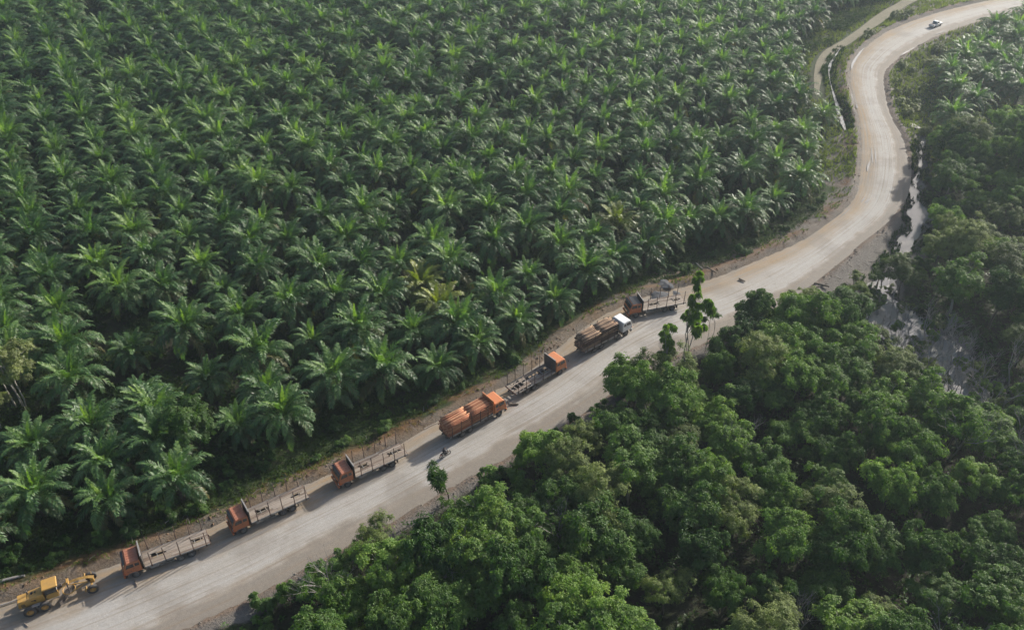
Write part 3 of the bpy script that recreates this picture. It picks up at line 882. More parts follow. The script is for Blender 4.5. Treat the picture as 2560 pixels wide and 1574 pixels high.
def lobes_crown(seed, Rr, Hc, nlobe, nros, nleaf, L, W, flat=1.0, open_=0.0, droop=.35, topbias=.35, lobe_r=(.30, .48), spray=(.10, .24)):
    """irregular crown of many leafy sprays around (0,0,0); returns arrays and limb ends"""
    r = np.random.default_rng(seed)
    # big masses give the outline, sprays on them the texture
    cs = []; rs = []
    tries = 0
    while len(cs) < nlobe and tries < 600:
        tries += 1
        v = r.normal(0, 1, 3); v /= np.linalg.norm(v)
        if v[2] < -.6: continue
        q = v * r.uniform(.15, .78) * np.array([Rr, Rr, Hc]) * r.uniform(.75, 1.2)
        cs.append(q); rs.append(Rr * r.uniform(*lobe_r))
    cs = np.array(cs); rs = np.array(rs)
    nsp = max(14, nros // 24)
    pick = r.choice(nlobe, nsp, p=rs ** 2 / (rs ** 2).sum())
    v = r.normal(0, 1, (nsp, 3)); v[:, 2] += topbias; v /= np.linalg.norm(v, axis=1)[:, None]
    sp = cs[pick] + v * rs[pick][:, None] * r.uniform(.55, 1.25, (nsp, 1)) * np.array([1, 1, .85 * flat])
    dd = np.linalg.norm(sp[:, None] - cs[None], axis=2) / rs[None]
    keep = dd.min(1) > .45
    sp, v = sp[keep], v[keep]
    if open_ > 0:
        k2 = r.random(len(sp)) > open_ * .55
        sp, v = sp[k2], v[k2]
    nsp = len(sp)
    srad = Rr * r.uniform(*spray, nsp)
    out = sp / (np.linalg.norm(sp, axis=1)[:, None] + 1e-6) * .6 + v * .4 + np.array([0, 0, .45])
    per = max(8, int(nros / nsp))
    si = np.repeat(np.arange(nsp), per)
    w = r.normal(0, 1, (len(si), 3)) * .8 + out[si] * .9; w /= np.linalg.norm(w, axis=1)[:, None]
    pos = sp[si] + w * srad[si][:, None] * r.uniform(.25, 1.25, (len(si), 1)) * np.array([1.25, 1.25, .75 * flat])
    pos[:, 2] -= droop * .35 * r.random(len(si)) ** 2 * srad[si] * 3
    stint = r.normal(.5, .13, nsp)
    tint = stint[si] + r.normal(0, .07, len(si))
    ax = w * .8 + np.array([0, 0, .7])
    V, F, t = rosettes(r, pos, ax, nleaf, L, W, tint, droop=droop)
    return V, F, t, cs, rs

def limb_mesh(seed, h, cs, mat, r0=.16, stems=1, lean=.4, name='trunk'):
    """tapered trunk(s) with limbs that reach the lobes; lobes given relative to height h"""
    r = random.Random(seed); mb = MB()
    tops = []
    for s_ in range(stems):
        a = r.uniform(0, 6.28); off = .0 if stems == 1 else r.uniform(.15, .5)
        b0 = Vector((math.cos(a) * off, math.sin(a) * off, -.5))
        t0 = Vector((math.cos(a) * off * 2.2 + r.uniform(-lean, lean), math.sin(a) * off * 2.2 + r.uniform(-lean, lean), h * r.uniform(.72, .95)))
        m1 = b0.lerp(t0, .35) + Vector((r.uniform(-.2, .2), r.uniform(-.2, .2), 0)); m2 = b0.lerp(t0, .7) + Vector((r.uniform(-.25, .25), r.uniform(-.25, .25), 0))
        k = .75 if stems > 1 else 1
        mb.tube([b0, m1, m2, t0], [r0 * 1.25 * k, r0 * .95 * k, r0 * .75 * k, r0 * .35 * k], 7)
        tops.append((m2, t0))
    for c in cs:
        m2, t0 = r.choice(tops)
        st = m2.lerp(t0, r.uniform(0, .9)); e = Vector((c[0], c[1], c[2] + h))
        mid = st.lerp(e, .5) + Vector((0, 0, r.uniform(-.1, .35)))
        mb.tube([st, mid, e], [r0 * .42, r0 * .3, r0 * .1], 5)
        for _ in range(2):
            e2 = e + Vector((r.uniform(-.8, .8), r.uniform(-.8, .8), r.uniform(-.1, .7)))
            mb.tube([mid.lerp(e, .6), e2], [r0 * .18, r0 * .05], 4)
    me = bpy.data.meshes.new(name); me.from_pydata([tuple(v) for v in mb.v], [], mb.f); me.materials.append(mat)
    me.polygons.foreach_set('use_smooth', [True] * len(me.polygons)); me.update(); return me

KINDS = {}
def kind(key, seeds, h, Rr, Hc, nlobe, nros, nleaf, L, W, mat, bark, stems=1, r0=.16, **kw):
    out = []
    for s_ in seeds:
        V, F, t, cs, rs = lobes_crown(s_, Rr, Hc, nlobe, nros, nleaf, L, W, **kw)
        cm = np_mesh('crown', V, F, t, [mat]); tm = limb_mesh(s_, h, cs, bark, r0, stems)
        out.append((cm, tm))
    KINDS[key] = (out, h)
kind('broad', (11, 12, 13, 14, 15), 5.6, 3.7, 3.0, 9, 2100, 6, .38, .19, M['leaf_a'], M['bark'], droop=.45)
kind('round', (21, 22, 23, 24), 5.0, 3.2, 2.7, 8, 1900, 6, .32, .16, M['leaf_a'], M['pale_bark'], droop=.35)
kind('olive', (31, 32, 33), 5.6, 3.5, 2.7, 10, 2300, 6, .27, .11, M['leaf_b'], M['bark'], droop=.3, open_=.4)
kind('vine', (41, 42, 43), 5.4, 2.8, 4.6, 12, 2400, 6, .30, .19, M['leaf_c'], M['bark'], droop=.6, topbias=.1)
kind('small', (51, 52), 2.6, 1.7, 1.5, 6, 620, 6, .34, .16, M['leaf_a'], M['bark'], r0=.08, droop=.4)
kind('bush', (61, 62, 63), .6, 1.4, 1.0, 6, 520, 6, .28, .13, M['leaf_c'], M['bark'], r0=.06, droop=.35)
kind('ybush', (71, 72), .6, 1.3, 1.0, 6, 560, 6, .22, .10, M['leaf_y'], M['bark'], r0=.06, droop=.3)
kind('yellow', (81,), 5.0, 2.7, 1.5, 12, 1900, 6, .20, .085, M['leaf_y'], M['pale_bark'], stems=4, r0=.11, droop=.25, open_=.4)
kind('layer', (91, 92), 5.0, 3.0, 1.7, 10, 900, 6, .30, .13, M['leaf_b'], M['bark'], stems=2, r0=.11, flat=.55, open_=.5, lobe_r=(.22, .36))
kind('slender', (95, 96), 6.2, 2.1, 5.4, 30, 1000, 6, .40, .16, M['leaf_a'], M['pale_bark'], stems=4, r0=.09, open_=.35, droop=.8, lobe_r=(.15, .42), spray=(.05, .12))
kind('sparse', (98, 99), 6.0, 1.3, 1.6, 7, 210, 7, .40, .13, M['leaf_c'], M['pale_bark'], stems=2, r0=.06, open_=.4, lobe_r=(.25, .5), spray=(.2, .34))
kind('tufted', (101,), 4.4, 1.7, 2.6, 6, 170, 8, .55, .12, M['leaf_c'], M['bark'], stems=1, r0=.085, open_=.1, lobe_r=(.25, .6), spray=(.16, .26))

def bare_tree_mesh(seed, h):
    r = random.Random(seed); mb = MB()
    def grow(p, d, ln, rad, lev):
        q1 = p + d * ln * .5 + Vector((r.uniform(-.12, .12), r.uniform(-.12, .12), 0)) * ln * .5
        q2 = q1 + (d + Vector((r.uniform(-.2, .2), r.uniform(-.2, .2), r.uniform(-.05, .15)))).normalized() * ln * .5
        mb.tube([p, q1, q2], [rad, rad * .8, rad * .55], 5 if lev < 2 else 3, cap=False)
        if lev >= 4: return
        for _ in range(3 if lev < 3 else 2):
            nd_ = (d + Vector((r.uniform(-.8, .8), r.uniform(-.8, .8), r.uniform(-.15, .5)))).normalized()
            grow(q1.lerp(q2, r.uniform(.2, 1)), nd_, ln * r.uniform(.5, .72), rad * .5, lev + 1)
    for s_ in range(r.choice([2, 3])):
        a = r.uniform(0, 6.28)
        grow(Vector((math.cos(a) * .3, math.sin(a) * .3, -.5)), Vector((math.cos(a) * .25, math.sin(a) * .25, 1)).normalized(), h * r.uniform(.42, .55), .11, 0)
    me = bpy.data.meshes.new('branches'); me.from_pydata([tuple(v) for v in mb.v], [], mb.f); me.materials.append(M['dead_wood']); me.update(); return me
BARE = [bare_tree_mesh(s_, 8.5) for s_ in (1, 2, 3, 4)]

tree_pos = []
def tree(key, x, y, name, label, group=None, s=1.0, cat='tree', z=None, seed=0, sz=None, tilt=None):
    r = random.Random(int(x * 37 + y * 91) + seed)
    lst, h = KINDS[key]
    cm, tm = lst[r.randrange(len(lst))]
    root = empty(name, (x, y, gz(x, y) if z is None else z), r.uniform(0, 6.28))
    root.scale = (s, s, s * (sz or r.uniform(.88, 1.15)))
    if tilt: root.rotation_euler = (tilt[0], tilt[1], root.rotation_euler.z)
    tag(root, label, cat, group)
    link('trunk', tm, root)
    c = link('crown', cm, root); c.location = (0, 0, h)
    tree_pos.append((x, y)); return root
def bare_tree(px, py, label, group=None, s=1.0, zc=0, k=0):
    p = P(px, py, zc); r = random.Random(px * 3 + py)
    root = empty('bare_tree', (p[0], p[1], gz(*p)), r.uniform(0, 6.28)); root.scale = (s, s, s)
    tag(root, label, 'tree', group); o = link('branches', BARE[k % 4], root); tree_pos.append((p[0], p[1])); return root

D = 2560 / 2459.0          # positions read off the full view
def at(dx, dy, z=0): return P(dx * D, dy * D, z)
# hand-placed trees (crown centre in the photograph, height of that crown above ground)
p = at(1655, 880, 0);   tree('slender', p[0], p[1], 'slender_tree', 'tall slender tree with pale stems rising in front of the last flatbed truck', s=1.25, sz=1.28)
p = at(1600, 905, 0);   tree('slender', p[0] - 1, p[1] - 1, 'slender_tree', 'leafy vine-hung tree against the road, left of the tall slender tree', s=1.1, sz=.95, seed=4)
p = at(1693, 845, 0);   tree('sparse', p[0], p[1], 'slender_tree', 'thin tree with a sparse round crown against the pale road', s=1.0, sz=1.15)
p = at(1080, 1208, 0);  tree('tufted', p[0], p[1], 'young_tree', 'lone dark young tree with feathery tufts standing at the road edge below the motorcycle', s=1.12, sz=1.05, seed=2, tilt=(0, -.10))
p = at(2035, 735, -.5); tree('layer', p[0], p[1], 'spreading_tree', 'dark layered tree on the mud patch at the end of the straight', s=.95, sz=1.05)
p = at(2110, 700, -.8); tree('layer', p[0], p[1], 'spreading_tree', 'olive layered tree beside the stream mouth', s=1.1, seed=5)
p = at(2095, 860, -.8); tree('layer', p[0], p[1], 'spreading_tree', 'pale leafy tree leaning over the open swamp water', s=1.0, sz=.95, seed=9)
p = at(2160, 700, -.8); tree('olive', p[0], p[1], 'olive_tree', 'yellowish olive tree on the far bank of the swamp', s=.95, seed=3)
p = at(55, 985, -.7);   tree('yellow', p[0], p[1], 'yellow_tree', 'yellow-green flat-topped tree with pale stems at the plantation edge', s=1.45, sz=1.25)
p = at(-5, 1030, -.7);  tree('yellow', p[0], p[1], 'yellow_tree', 'yellow-green tree cut by the left frame edge', s=1.2, seed=2, sz=.9)
p = at(462, 1095, -.7); tree('round', p[0], p[1], 'round_tree', 'single round green tree among the front palms', s=1.2, sz=1.12)
p = at(10, 1150, -.7);  tree('small', p[0], p[1], 'small_tree', 'bright leafy sapling below the yellow-green tree', s=.9)
p = at(1415, 440, -.7); tree('olive', p[0], p[1], 'olive_tree', 'greyish broad-leaved tree standing out amid the plantation palms', s=.72, seed=1)
p = at(372, 360, -.7);  tree('vine', p[0], p[1], 'vine_covered_tree', 'pale vine-covered stump tree deep in the plantation', s=.6, seed=1)
p = at(2415, 480, -.9); tree('vine', p[0], p[1], 'vine_covered_tree', 'tall dark vine-draped tree column near the right frame edge', s=1.25, sz=1.45)
p = at(2445, 520, -.9); tree('vine', p[0] + 3, p[1], 'vine_covered_tree', 'vine-draped tree against the right frame edge beside the tall column', s=1.15, sz=1.15, seed=7)
for k, (dx, dy, s_, lb) in enumerate(((2195, 900, 1.15, 'grey leafless tree leaning over the middle of the swamp'), (2230, 830, 1.2, 'largest grey leafless tree at the swamp bank'),
        (2290, 880, 1.05, 'bare tree with pale twisted limbs right of the largest leafless one'), (2260, 960, .9, 'low leafless thicket tree in the water of the swamp'),
        (2370, 1000, 1.1, 'bare tree at the lower swamp margin'), (2430, 930, 1.2, 'grey leafless tree close to the right frame edge'), (2340, 930, 1.0, 'dead grey tree between swamp and forest on the right'),
        (2450, 1080, 1.0, 'pale dead tree at the lower right end of the swamp'), (2150, 850, .75, 'thin bare tree standing in the pale upper swamp'), (2300, 720, 1.0, 'bare-branched tree at the back of the swamp'))):
    bare_tree(dx * D, dy * D, lb, 'leafless trees around the swamp', s_, -.9, k)

# leafless brush and shrubs standing in the swamp
rs_ = np.random.default_rng(77); nb_ = 0; swp = []
while nb_ < 64:
    q = np.array((rs_.uniform(pond_w[:, 0].min(), pond_w[:, 0].max()), rs_.uniform(pond_w[:, 1].min(), pond_w[:, 1].max())))
    if poly_sd(q[None], pond_w)[0] > -.1 or not far_enough(q, swp, 1.5): continue
    uu_, vv_ = project(q[0], q[1], WZ)
    if vv_ < 815 and rs_.random() < .8: continue
    swp.append(q); nb_ += 1
    if nb_ % 5 < 2:
        tree('small' if nb_ % 2 else 'layer', q[0], q[1], 'swamp_shrub', 'olive shrub growing out of the swamp water', 'shrubs in the swamp', s=(.75 if nb_ % 2 else .45) * rs_.uniform(.8, 1.2), cat='shrub')
    else:
        o = empty('bare_shrub', (q[0], q[1], gz(*q)), rs_.uniform(0, 6.28)); k_ = rs_.uniform(.35, .7); o.scale = (k_ * 1.2, k_ * 1.2, k_)
        tag(o, 'grey leafless shrub standing in the swamp water', 'shrub', 'leafless shrubs in the swamp'); link('branches', BARE[nb_ % 4], o)

# forest right of the road: spaced fill
FOREST = {'broad': ('broad_tree', 'broad-leaved green tree with large leaf clusters in the forest right of the road', 'broad-leaved forest trees'),
          'round': ('round_tree', 'rounded mid-green tree crown in the forest right of the road', 'rounded forest trees'),
          'olive': ('olive_tree', 'fine-leaved olive-green tree in the forest right of the road', 'olive forest trees'),
          'vine': ('vine_covered_tree', 'tall tree smothered by dark green vines in the forest right of the road', 'vine-covered forest trees'),
          'small': ('small_tree', 'low leafy tree at the forest margin along the road', 'low trees at the forest margin'),
          'bush': ('bush', 'dark green bush at the road margin', 'bushes along the road'),
          'ybush': ('bush', 'yellow-green bush beside the road bend', 'yellow-green bushes at the bend')}
r = np.random.default_rng(21)
C_ = np.c_[r.uniform(-45, 130, 26000), r.uniform(52, 215, 26000)]
u, v = project(C_[:, 0], C_[:, 1], 5.0)
d, side, al = road_pos(C_[:, 0], C_[:, 1])
wa, wb, wc = water_gap(C_)
wet = np.minimum(wa, wb)
ok = (side < 0) & (u > -60) & (u < 2680) & (v > 200) & (v < 1800) & (d > 1.6) & (wet > 1.2)
C_, u, v, d, wet = C_[ok], u[ok], v[ok], d[ok], wet[ok]
u0, v0 = project(C_[:, 0], C_[:, 1], 0)
bare_zone = ((u0 > 1960) & (u0 < 2330) & (v0 < 770) & (v0 > 325) & (u0 < 2300 - (v0 - 620).clip(0, 200) * .9)) | ((u0 < 2290) & (v0 < 600))
palm_zone = (v0 < 365) & (u0 > 2280)
C_, u0, v0, d, wet = [a[~(bare_zone | palm_zone)] for a in (C_, u0, v0, d, wet)]
placed = list(tree_pos)
n_for = 0
for pass_, sp in (('big', 4.7), ('small', 2.7)):
    for q, uu, vv, dd, ww in zip(C_, u0, v0, d, wet):
        if n_for > 290: break
        edge = dd < 5.0
        uc, vc = project(q[0], q[1], 5.0)
        lim = np.interp(vc, [1280, 1332, 1395, 1457, 1510, 1650], [980, 915, 825, 770, 775, 790])
        if 960 < uc < 1185 and vc < 1335 - max(0, uc - 1130) * .9: continue
        if vc > 1270 and uc < lim + (0 if pass_ == 'big' else -150): continue
        if pass_ == 'big':
            if dd < 4.2 or ww < 2.5: continue
            if not far_enough(q, placed, sp): continue
            x_ = r.random()
            zone_r = uu > 2150 and vv < 1050
            k = ('olive' if x_ < .42 else 'vine' if x_ < .6 else 'broad' if x_ < .85 else 'round') if zone_r else ('broad' if x_ < .42 else 'round' if x_ < .68 else 'olive' if x_ < .82 else 'vine')
            big = .66 + .62 * vnoise(q[0] * .11 + 40, q[1] * .11) + r.uniform(-.12, .26)
            s_ = big * (.82 if dd < 7 else 1.0)
        else:
            if dd > 9 and ww > 3.5: continue
            if not far_enough(q, placed, sp): continue
            k = 'small' if r.random() < .55 and dd > 2.6 else 'bush'
            s_ = r.uniform(.8, 1.25)
        nm, lb, gp = FOREST[k]
        tree(k, q[0], q[1], nm, lb, gp, s=s_, cat='bush' if k in ('bush', 'ybush') else 'tree', seed=int(uu))
        placed.append(tuple(q)); n_for += 1
print('forest', n_for)
snag = 0
for q in C_[::37]:
    if snag >= 16: break
    uu_, vv_ = project(q[0], q[1], 0)
    if vv_ < 980 or road_pos([q[0]], [q[1]])[0][0] < 6: continue
    bare_tree(uu_, vv_, 'pale leafless snag poking through the forest canopy', 'leafless snags in the forest', rs_.uniform(1.0, 1.35), 0, snag); snag += 1
# shrubs in the dark band between verge and palms
lb_n = 0
for q in np.c_[r.uniform(-75, 62, 4000), r.uniform(58, 175, 4000)]:
    if lb_n >= 70: break
    dd, sd_, _ = road_pos([q[0]], [q[1]]); uu_, vv_ = project(q[0], q[1], 0)
    if sd_[0] < 0 or dd[0] < 3.6 or dd[0] > 11 or not (-20 < uu_ < 2150) or not far_enough(q, placed, 2.3): continue
    if uu_ > 700 and r.random() < .6: continue
    tree('bush', q[0], q[1], 'bush', 'low dark bush between the truck-side verge and the front palms', 'bushes under the front palms', s=r.uniform(.6, 1.15), cat='bush'); placed.append(tuple(q)); lb_n += 1
# yellow-green bushes between the far bend and the palm grove, and left of the far bend
for (a0, b0, a1, b1, n_) in ((2225, 205, 2330, 320, 16), (2240, 170, 2400, 120, 12), (2052, 180, 2120, 330, 16), (2110, 120, 2190, 90, 6), (2200, 70, 2330, 30, 8)):
    for _ in range(n_):
        t = r.random(); q = P(a0 + (a1 - a0) * t + r.uniform(-22, 22), b0 + (b1 - b0) * t + r.uniform(-14, 14))
        dd, sd_, _ = road_pos([q[0]], [q[1]])
        if dd[0] < 2.2 or min(float(g[0]) for g in water_gap(q[None])) < .9 or not far_enough(q, placed, 2.0) or seg_dist(q[None], track_w)[0][0] < 3: continue
        nm, lb, gp = FOREST['ybush']; tree('ybush', q[0], q[1], nm, lb, gp, s=r.uniform(.8, 1.5), cat='bush'); placed.append(tuple(q))

# ================================================================== VEHICLES
M['orange'] = dirty('orange_paint', (.40, .125, .045), (.22, .145, .10), .75, .5, 0, 1.6)
M['orange_bright'] = dirty('bright_orange_paint', (.52, .18, .065), (.34, .20, .12), .6, .5, 0, 1.6)
M['roof_dust'] = dirty('dusty_red_roof', (.36, .135, .075), (.33, .22, .15), .6, .65, 0, 1.8)
M['white'] = dirty('white_paint', (.72, .72, .70), (.40, .36, .30), .35, .45, 0, 1.5)
M['black'] = dirty('black_paint', (.018, .018, .02), (.07, .06, .05), .4, .4, 0, 2)
M['steel'] = dirty('grimy_steel', (.085, .075, .07), (.17, .13, .10), .6, .6, .3, 2.5)
M['pale_steel'] = dirty('dusty_steel', (.26, .25, .235), (.22, .17, .12), .6, .6, .2, 3)
M['rust'] = dirty('rusty_steel', (.12, .065, .045), (.20, .12, .08), .6, .8, .2, 3)
M['stake'] = dirty('stake_steel', (.075, .05, .042), (.16, .10, .075), .6, .75, .2, 2)
M['deck'] = dirty('worn_deck_board', (.235, .19, .15), (.17, .125, .09), .7, .85, 0, 1.3, bump=.4)
M['deck3'] = dirty('dark_deck_board', (.17, .125, .095), (.10, .075, .055), .7, .9, 0, 1.3, bump=.4)
M['deck2'] = dirty('bleached_deck_board', (.30, .255, .21), (.20, .15, .11), .7, .85, 0, 1.5, bump=.4)
M['tyre'] = dirty('dusty_tyre', (.045, .043, .042), (.16, .14, .12), .7, .9, 0, 3, bump=.3)
M['rim'] = dirty('dusty_rim', (.19, .18, .165), (.15, .12, .09), .6, .7, .1, 4)
M['rim_y'] = dirty('yellow_rim', (.38, .22, .06), (.15, .12, .09), .6, .7, 0, 4)
M['yellow'] = dirty('grader_paint', (.44, .25, .06), (.24, .17, .10), .8, .5, 0, 1.6)
M['purple'] = dirty('faded_emblem', (.16, .045, .22), (.30, .12, .10), .3, .6, 0, 6)
M['mark'] = dirty('dark_lettering', (.03, .02, .02), (.08, .05, .04), .3, .6, 0, 6)
M['log_red'] = dirty('debarked_log', (.38, .14, .065), (.13, .055, .035), .75, .8, 0, 1.4, bump=.4)
M['log_red2'] = dirty('pale_debarked_log', (.50, .25, .13), (.22, .09, .05), .7, .8, 0, 1.4, bump=.4)
M['log_brown'] = dirty('barked_log', (.13, .085, .06), (.06, .045, .035), .7, .9, 0, 1.6, bump=.6)
M['log_tan'] = dirty('peeled_log', (.33, .22, .14), (.12, .08, .055), .75, .85, 0, 1.4, bump=.5)
M['cloth'] = dirty('dark_cloth', (.03, .03, .035), (.05, .045, .04), .4, .9, 0, 8)
M['skin'] = dirty('skin', (.30, .17, .11), (.22, .12, .08), .3, .6, 0, 8)
M['lamp'] = dirty('lamp_lens', (.62, .60, .55), (.4, .35, .28), .4, .25, 0, 6)
M['red_lamp'] = dirty('red_lens', (.45, .05, .02), (.3, .08, .04), .4, .3, 0, 6)
m, nt, nd, lk, b = newmat('dusty_glass')
b.inputs['Base Color'].default_value = (.022, .026, .03, 1); b.inputs['Roughness'].default_value = .12; b.inputs['Specular IOR Level'].default_value = .6
tc = nd.new('ShaderNodeTexCoord').outputs['Object']
lk.new(ramp(nt, noise(nt, 3, 5, .6, tc), [(.3, .06), (.8, .35)]), b.inputs['Roughness'])
lk.new(mixc(nt, ramp(nt, noise(nt, 2, 5, .6, tc), [(.45, 0.), (.8, .5)]), (.02, .024, .028), (.14, .125, .10)), b.inputs['Base Color'])
M['glass'] = m

def road_z(x, y):
    """height of the drivable surface"""
    d, s, _ = road_pos([x], [y])
    return .10 if d[0] < 0 else max(.02, gz(x, y))

def wheel(parent, x, y, r=.51, w=.27, dual=False, rim='rim', out=1, name='wheel'):
    mb = MB()
    def tyre(yc):
        mb.lathe_y((x, yc, r), [(r * .56, -w * .42), (r * .70, -w * .5), (r * .93, -w * .48), (r, -w * .36), (r * .985, -w * .12), (r * 1.0, 0), (r * .985, w * .12), (r, w * .36), (r * .93, w * .48), (r * .70, w * .5), (r * .56, w * .42)], 22)
    tyre(y)
    if dual: tyre(y - out * (w + .04))
    o = mb.build(name, M['tyre'], parent, smooth=True)
    m2 = MB()
    yo = y + out * w * .30
    s = out
    m2.lathe_y((x, yo, r), [(r * .60, s * .05), (r * .54, s * .02), (r * .48, -s * .05), (r * .30, -s * .07), (r * .24, s * .03), (r * .20, s * .07), (.001, s * .075)], 18)
    for k in range(8):
        a = k * math.pi / 4
        m2.box((x + math.cos(a) * r * .35, yo - s * .035, r + math.sin(a) * r * .35), (.035, .05, .035))
    m2.lathe_y((x, y - out * w * .35, r), [(r * .58, 0), (.001, 0)], 14)
    m2.build('rim', M[rim], o, smooth=False)
    return o

def cab(root, x0, x1, body, roof, front, zb=.98, zt=2.72, hw=1.2, mirror='black', marks=None, ribs=False, trim='pale_steel', visor=True):
    """forward-control cab between x0 (rear wall) and x1 (nose)"""
    L_ = x1 - x0
    prof = [(x0, zb), (x0, zt - .10), (x0 + .10, zt), (x1 - .52, zt + .02), (x1 - .34, zt - .06), (x1 - .06, zb + .86), (x1, zb + .72), (x1, zb - .02), (x1 - .34, zb - .10), (x1 - .42, zb + .02), (x1 - .52, zb + .12), (x1 - 1.22, zb + .12), (x1 - 1.34, zb + .02)]
    c = MB().prism(prof, -hw, hw).build('cab', M[body], root, bevel=.05)
    # roof skin, slightly proud
    rb = MB(); rb.box(((x0 + x1 - .50) / 2 + .02, 0, zt + .035), (L_ - .62, hw * 1.86, .04), bev=.015)
    if ribs:
        for k in range(5): rb.box(((x0 + x1 - .5) / 2, -.8 + k * .4, zt + .07), (L_ - .85, .10, .045), bev=.015)
    rb.build('roof', M[roof], root)
    # windscreen
    sl = math.atan2(.28, (zt - .06) - (zb + .86))
    ws = MB(); hgt = (zt - .06 - zb - .86)
    ws.box((x1 - .195, 0, zb + .86 + hgt * .5), (.03, hw * 1.80, hgt * .86), Matrix.Rotation(-sl, 3, 'Y')); w_ = ws.build('windscreen', M['glass'], root)
    wi = MB(); wi.box((x1 - .17, .45, zb + .86 + hgt * .33), (.02, .62, .025), Matrix.Rotation(-sl, 3, 'Y')); wi.box((x1 - .17, -.45, zb + .86 + hgt * .33), (.02, .62, .025), Matrix.Rotation(-sl, 3, 'Y')); wi.build('wiper', M['black'], w_)
    if visor:
        MB().box((x1 - .24, 0, zt + .0), (.30, hw * 1.84, .035), Matrix.Rotation(.35, 3, 'Y')).build('sun_visor', M['black'], root)
    # nose panel and grille
    MB().box((x1 + .012, 0, zb + .34), (.03, hw * 1.86, .62), bev=.01).build('nose_panel', M[front], root)
    g = MB()
    for k in range(4): g.box((x1 + .035, 0, zb + .16 + k * .09), (.03, hw * 1.25, .045))
    g.build('grille', M['black'], root)
    for s in (-1, 1):
        dr = MB().box((x1 - .80, s * (hw + .006), zb + .52), (.94, .02, .80), bev=.008).build('door', M[body], root)
        MB().box((x1 - 1.14, s * (hw + .03), zb + .74), (.16, .03, .04)).build('handle', M['black'], dr)
        pane = [(x1 - 1.22, zb + .98), (x1 - 1.22, zt - .22), (x1 - .48, zt - .22), (x1 - .27, zb + .98)]
        MB().prism(pane, s * (hw + .004) - .012, s * (hw + .004) + .012).build('side_window', M['glass'], root)
        if L_ > 1.75:
            q = [(x0 + .16, zb + 1.02), (x0 + .16, zt - .26), (x1 - 1.36, zt - .26), (x1 - 1.36, zb + 1.02)]
            MB().prism(q, s * (hw + .004) - .012, s * (hw + .004) + .012).build('rear_side_window', M['glass'], root)
        MB().box((x1 + .035, s * hw * .78, zb + .08), (.05, .30, .20), bev=.02).build('headlight', M['lamp'], root)
        MB().box((x1 - .02, s * (hw + .01), zb + .30), (.16, .05, .12), bev=.01).build('indicator', M['red_lamp'], root)
        mi = MB(); mi.tube([(x1 - .12, s * hw, zb + .9), (x1 + .12, s * (hw + .22), zb + 1.0), (x1 + .10, s * (hw + .22), zb + 1.5), (x1 - .2, s * hw, zb + 1.55)], .016, 5)
        mi.box((x1 + .12, s * (hw + .24), zb + 1.22), (.05, .17, .34), bev=.02); mi.build('mirror', M[mirror], root)
        # wheel arch lip
        a = MB(); pts = [(x1 - .88 + math.cos(t) * .60, s * (hw - .03), .50 + math.sin(t) * .60) for t in np.linspace(R(18), R(162), 9)]
        for i in range(8):
            p0, p1 = Vector(pts[i]), Vector(pts[i + 1]); mid = (p0 + p1) / 2; an = math.atan2(p1.z - p0.z, p1.x - p0.x)
            a.box(mid, ((p1 - p0).length + .03, .16, .035), Matrix.Rotation(-an, 3, 'Y'))
        a.build('mudguard', M[trim], root)
        st = MB(); st.box((x1 - .10, s * (hw - .1), .62), (.34, .22, .05)); st.box((x1 - .10, s * (hw - .1), .46), (.30, .2, .04)); st.build('step', M['steel'], root)
    bm = MB(); bm.box((x1 + .10, 0, .66), (.22, hw * 2.02, .30), bev=.05); bm.build('bumper', M[body], root)
    MB().box((x1 + .215, 0, .63), (.012, .52, .12)).build('number_plate', M['mark'], root)
    if marks == 'door_letters':
        for k, wd in enumerate((.12, .07, .12)):
            for s in (-1, 1):
                MB().box((x1 - .42 - k * .20, s * (hw + .022), zb + .42), (wd, .012, .11)).build('door_lettering', M['mark'], root)
    if marks == 'emblem':
        for s in (-1, 1):
            e = MB(); e.box((x1 - 1.42, s * (hw + .02), zb + .62), (.30, .02, .16), Matrix.Rotation(.25, 3, 'Y')); e.box((x1 - 1.52, s * (hw + .022), zb + .50), (.16, .02, .14)); e.build('emblem', M['purple'], root)

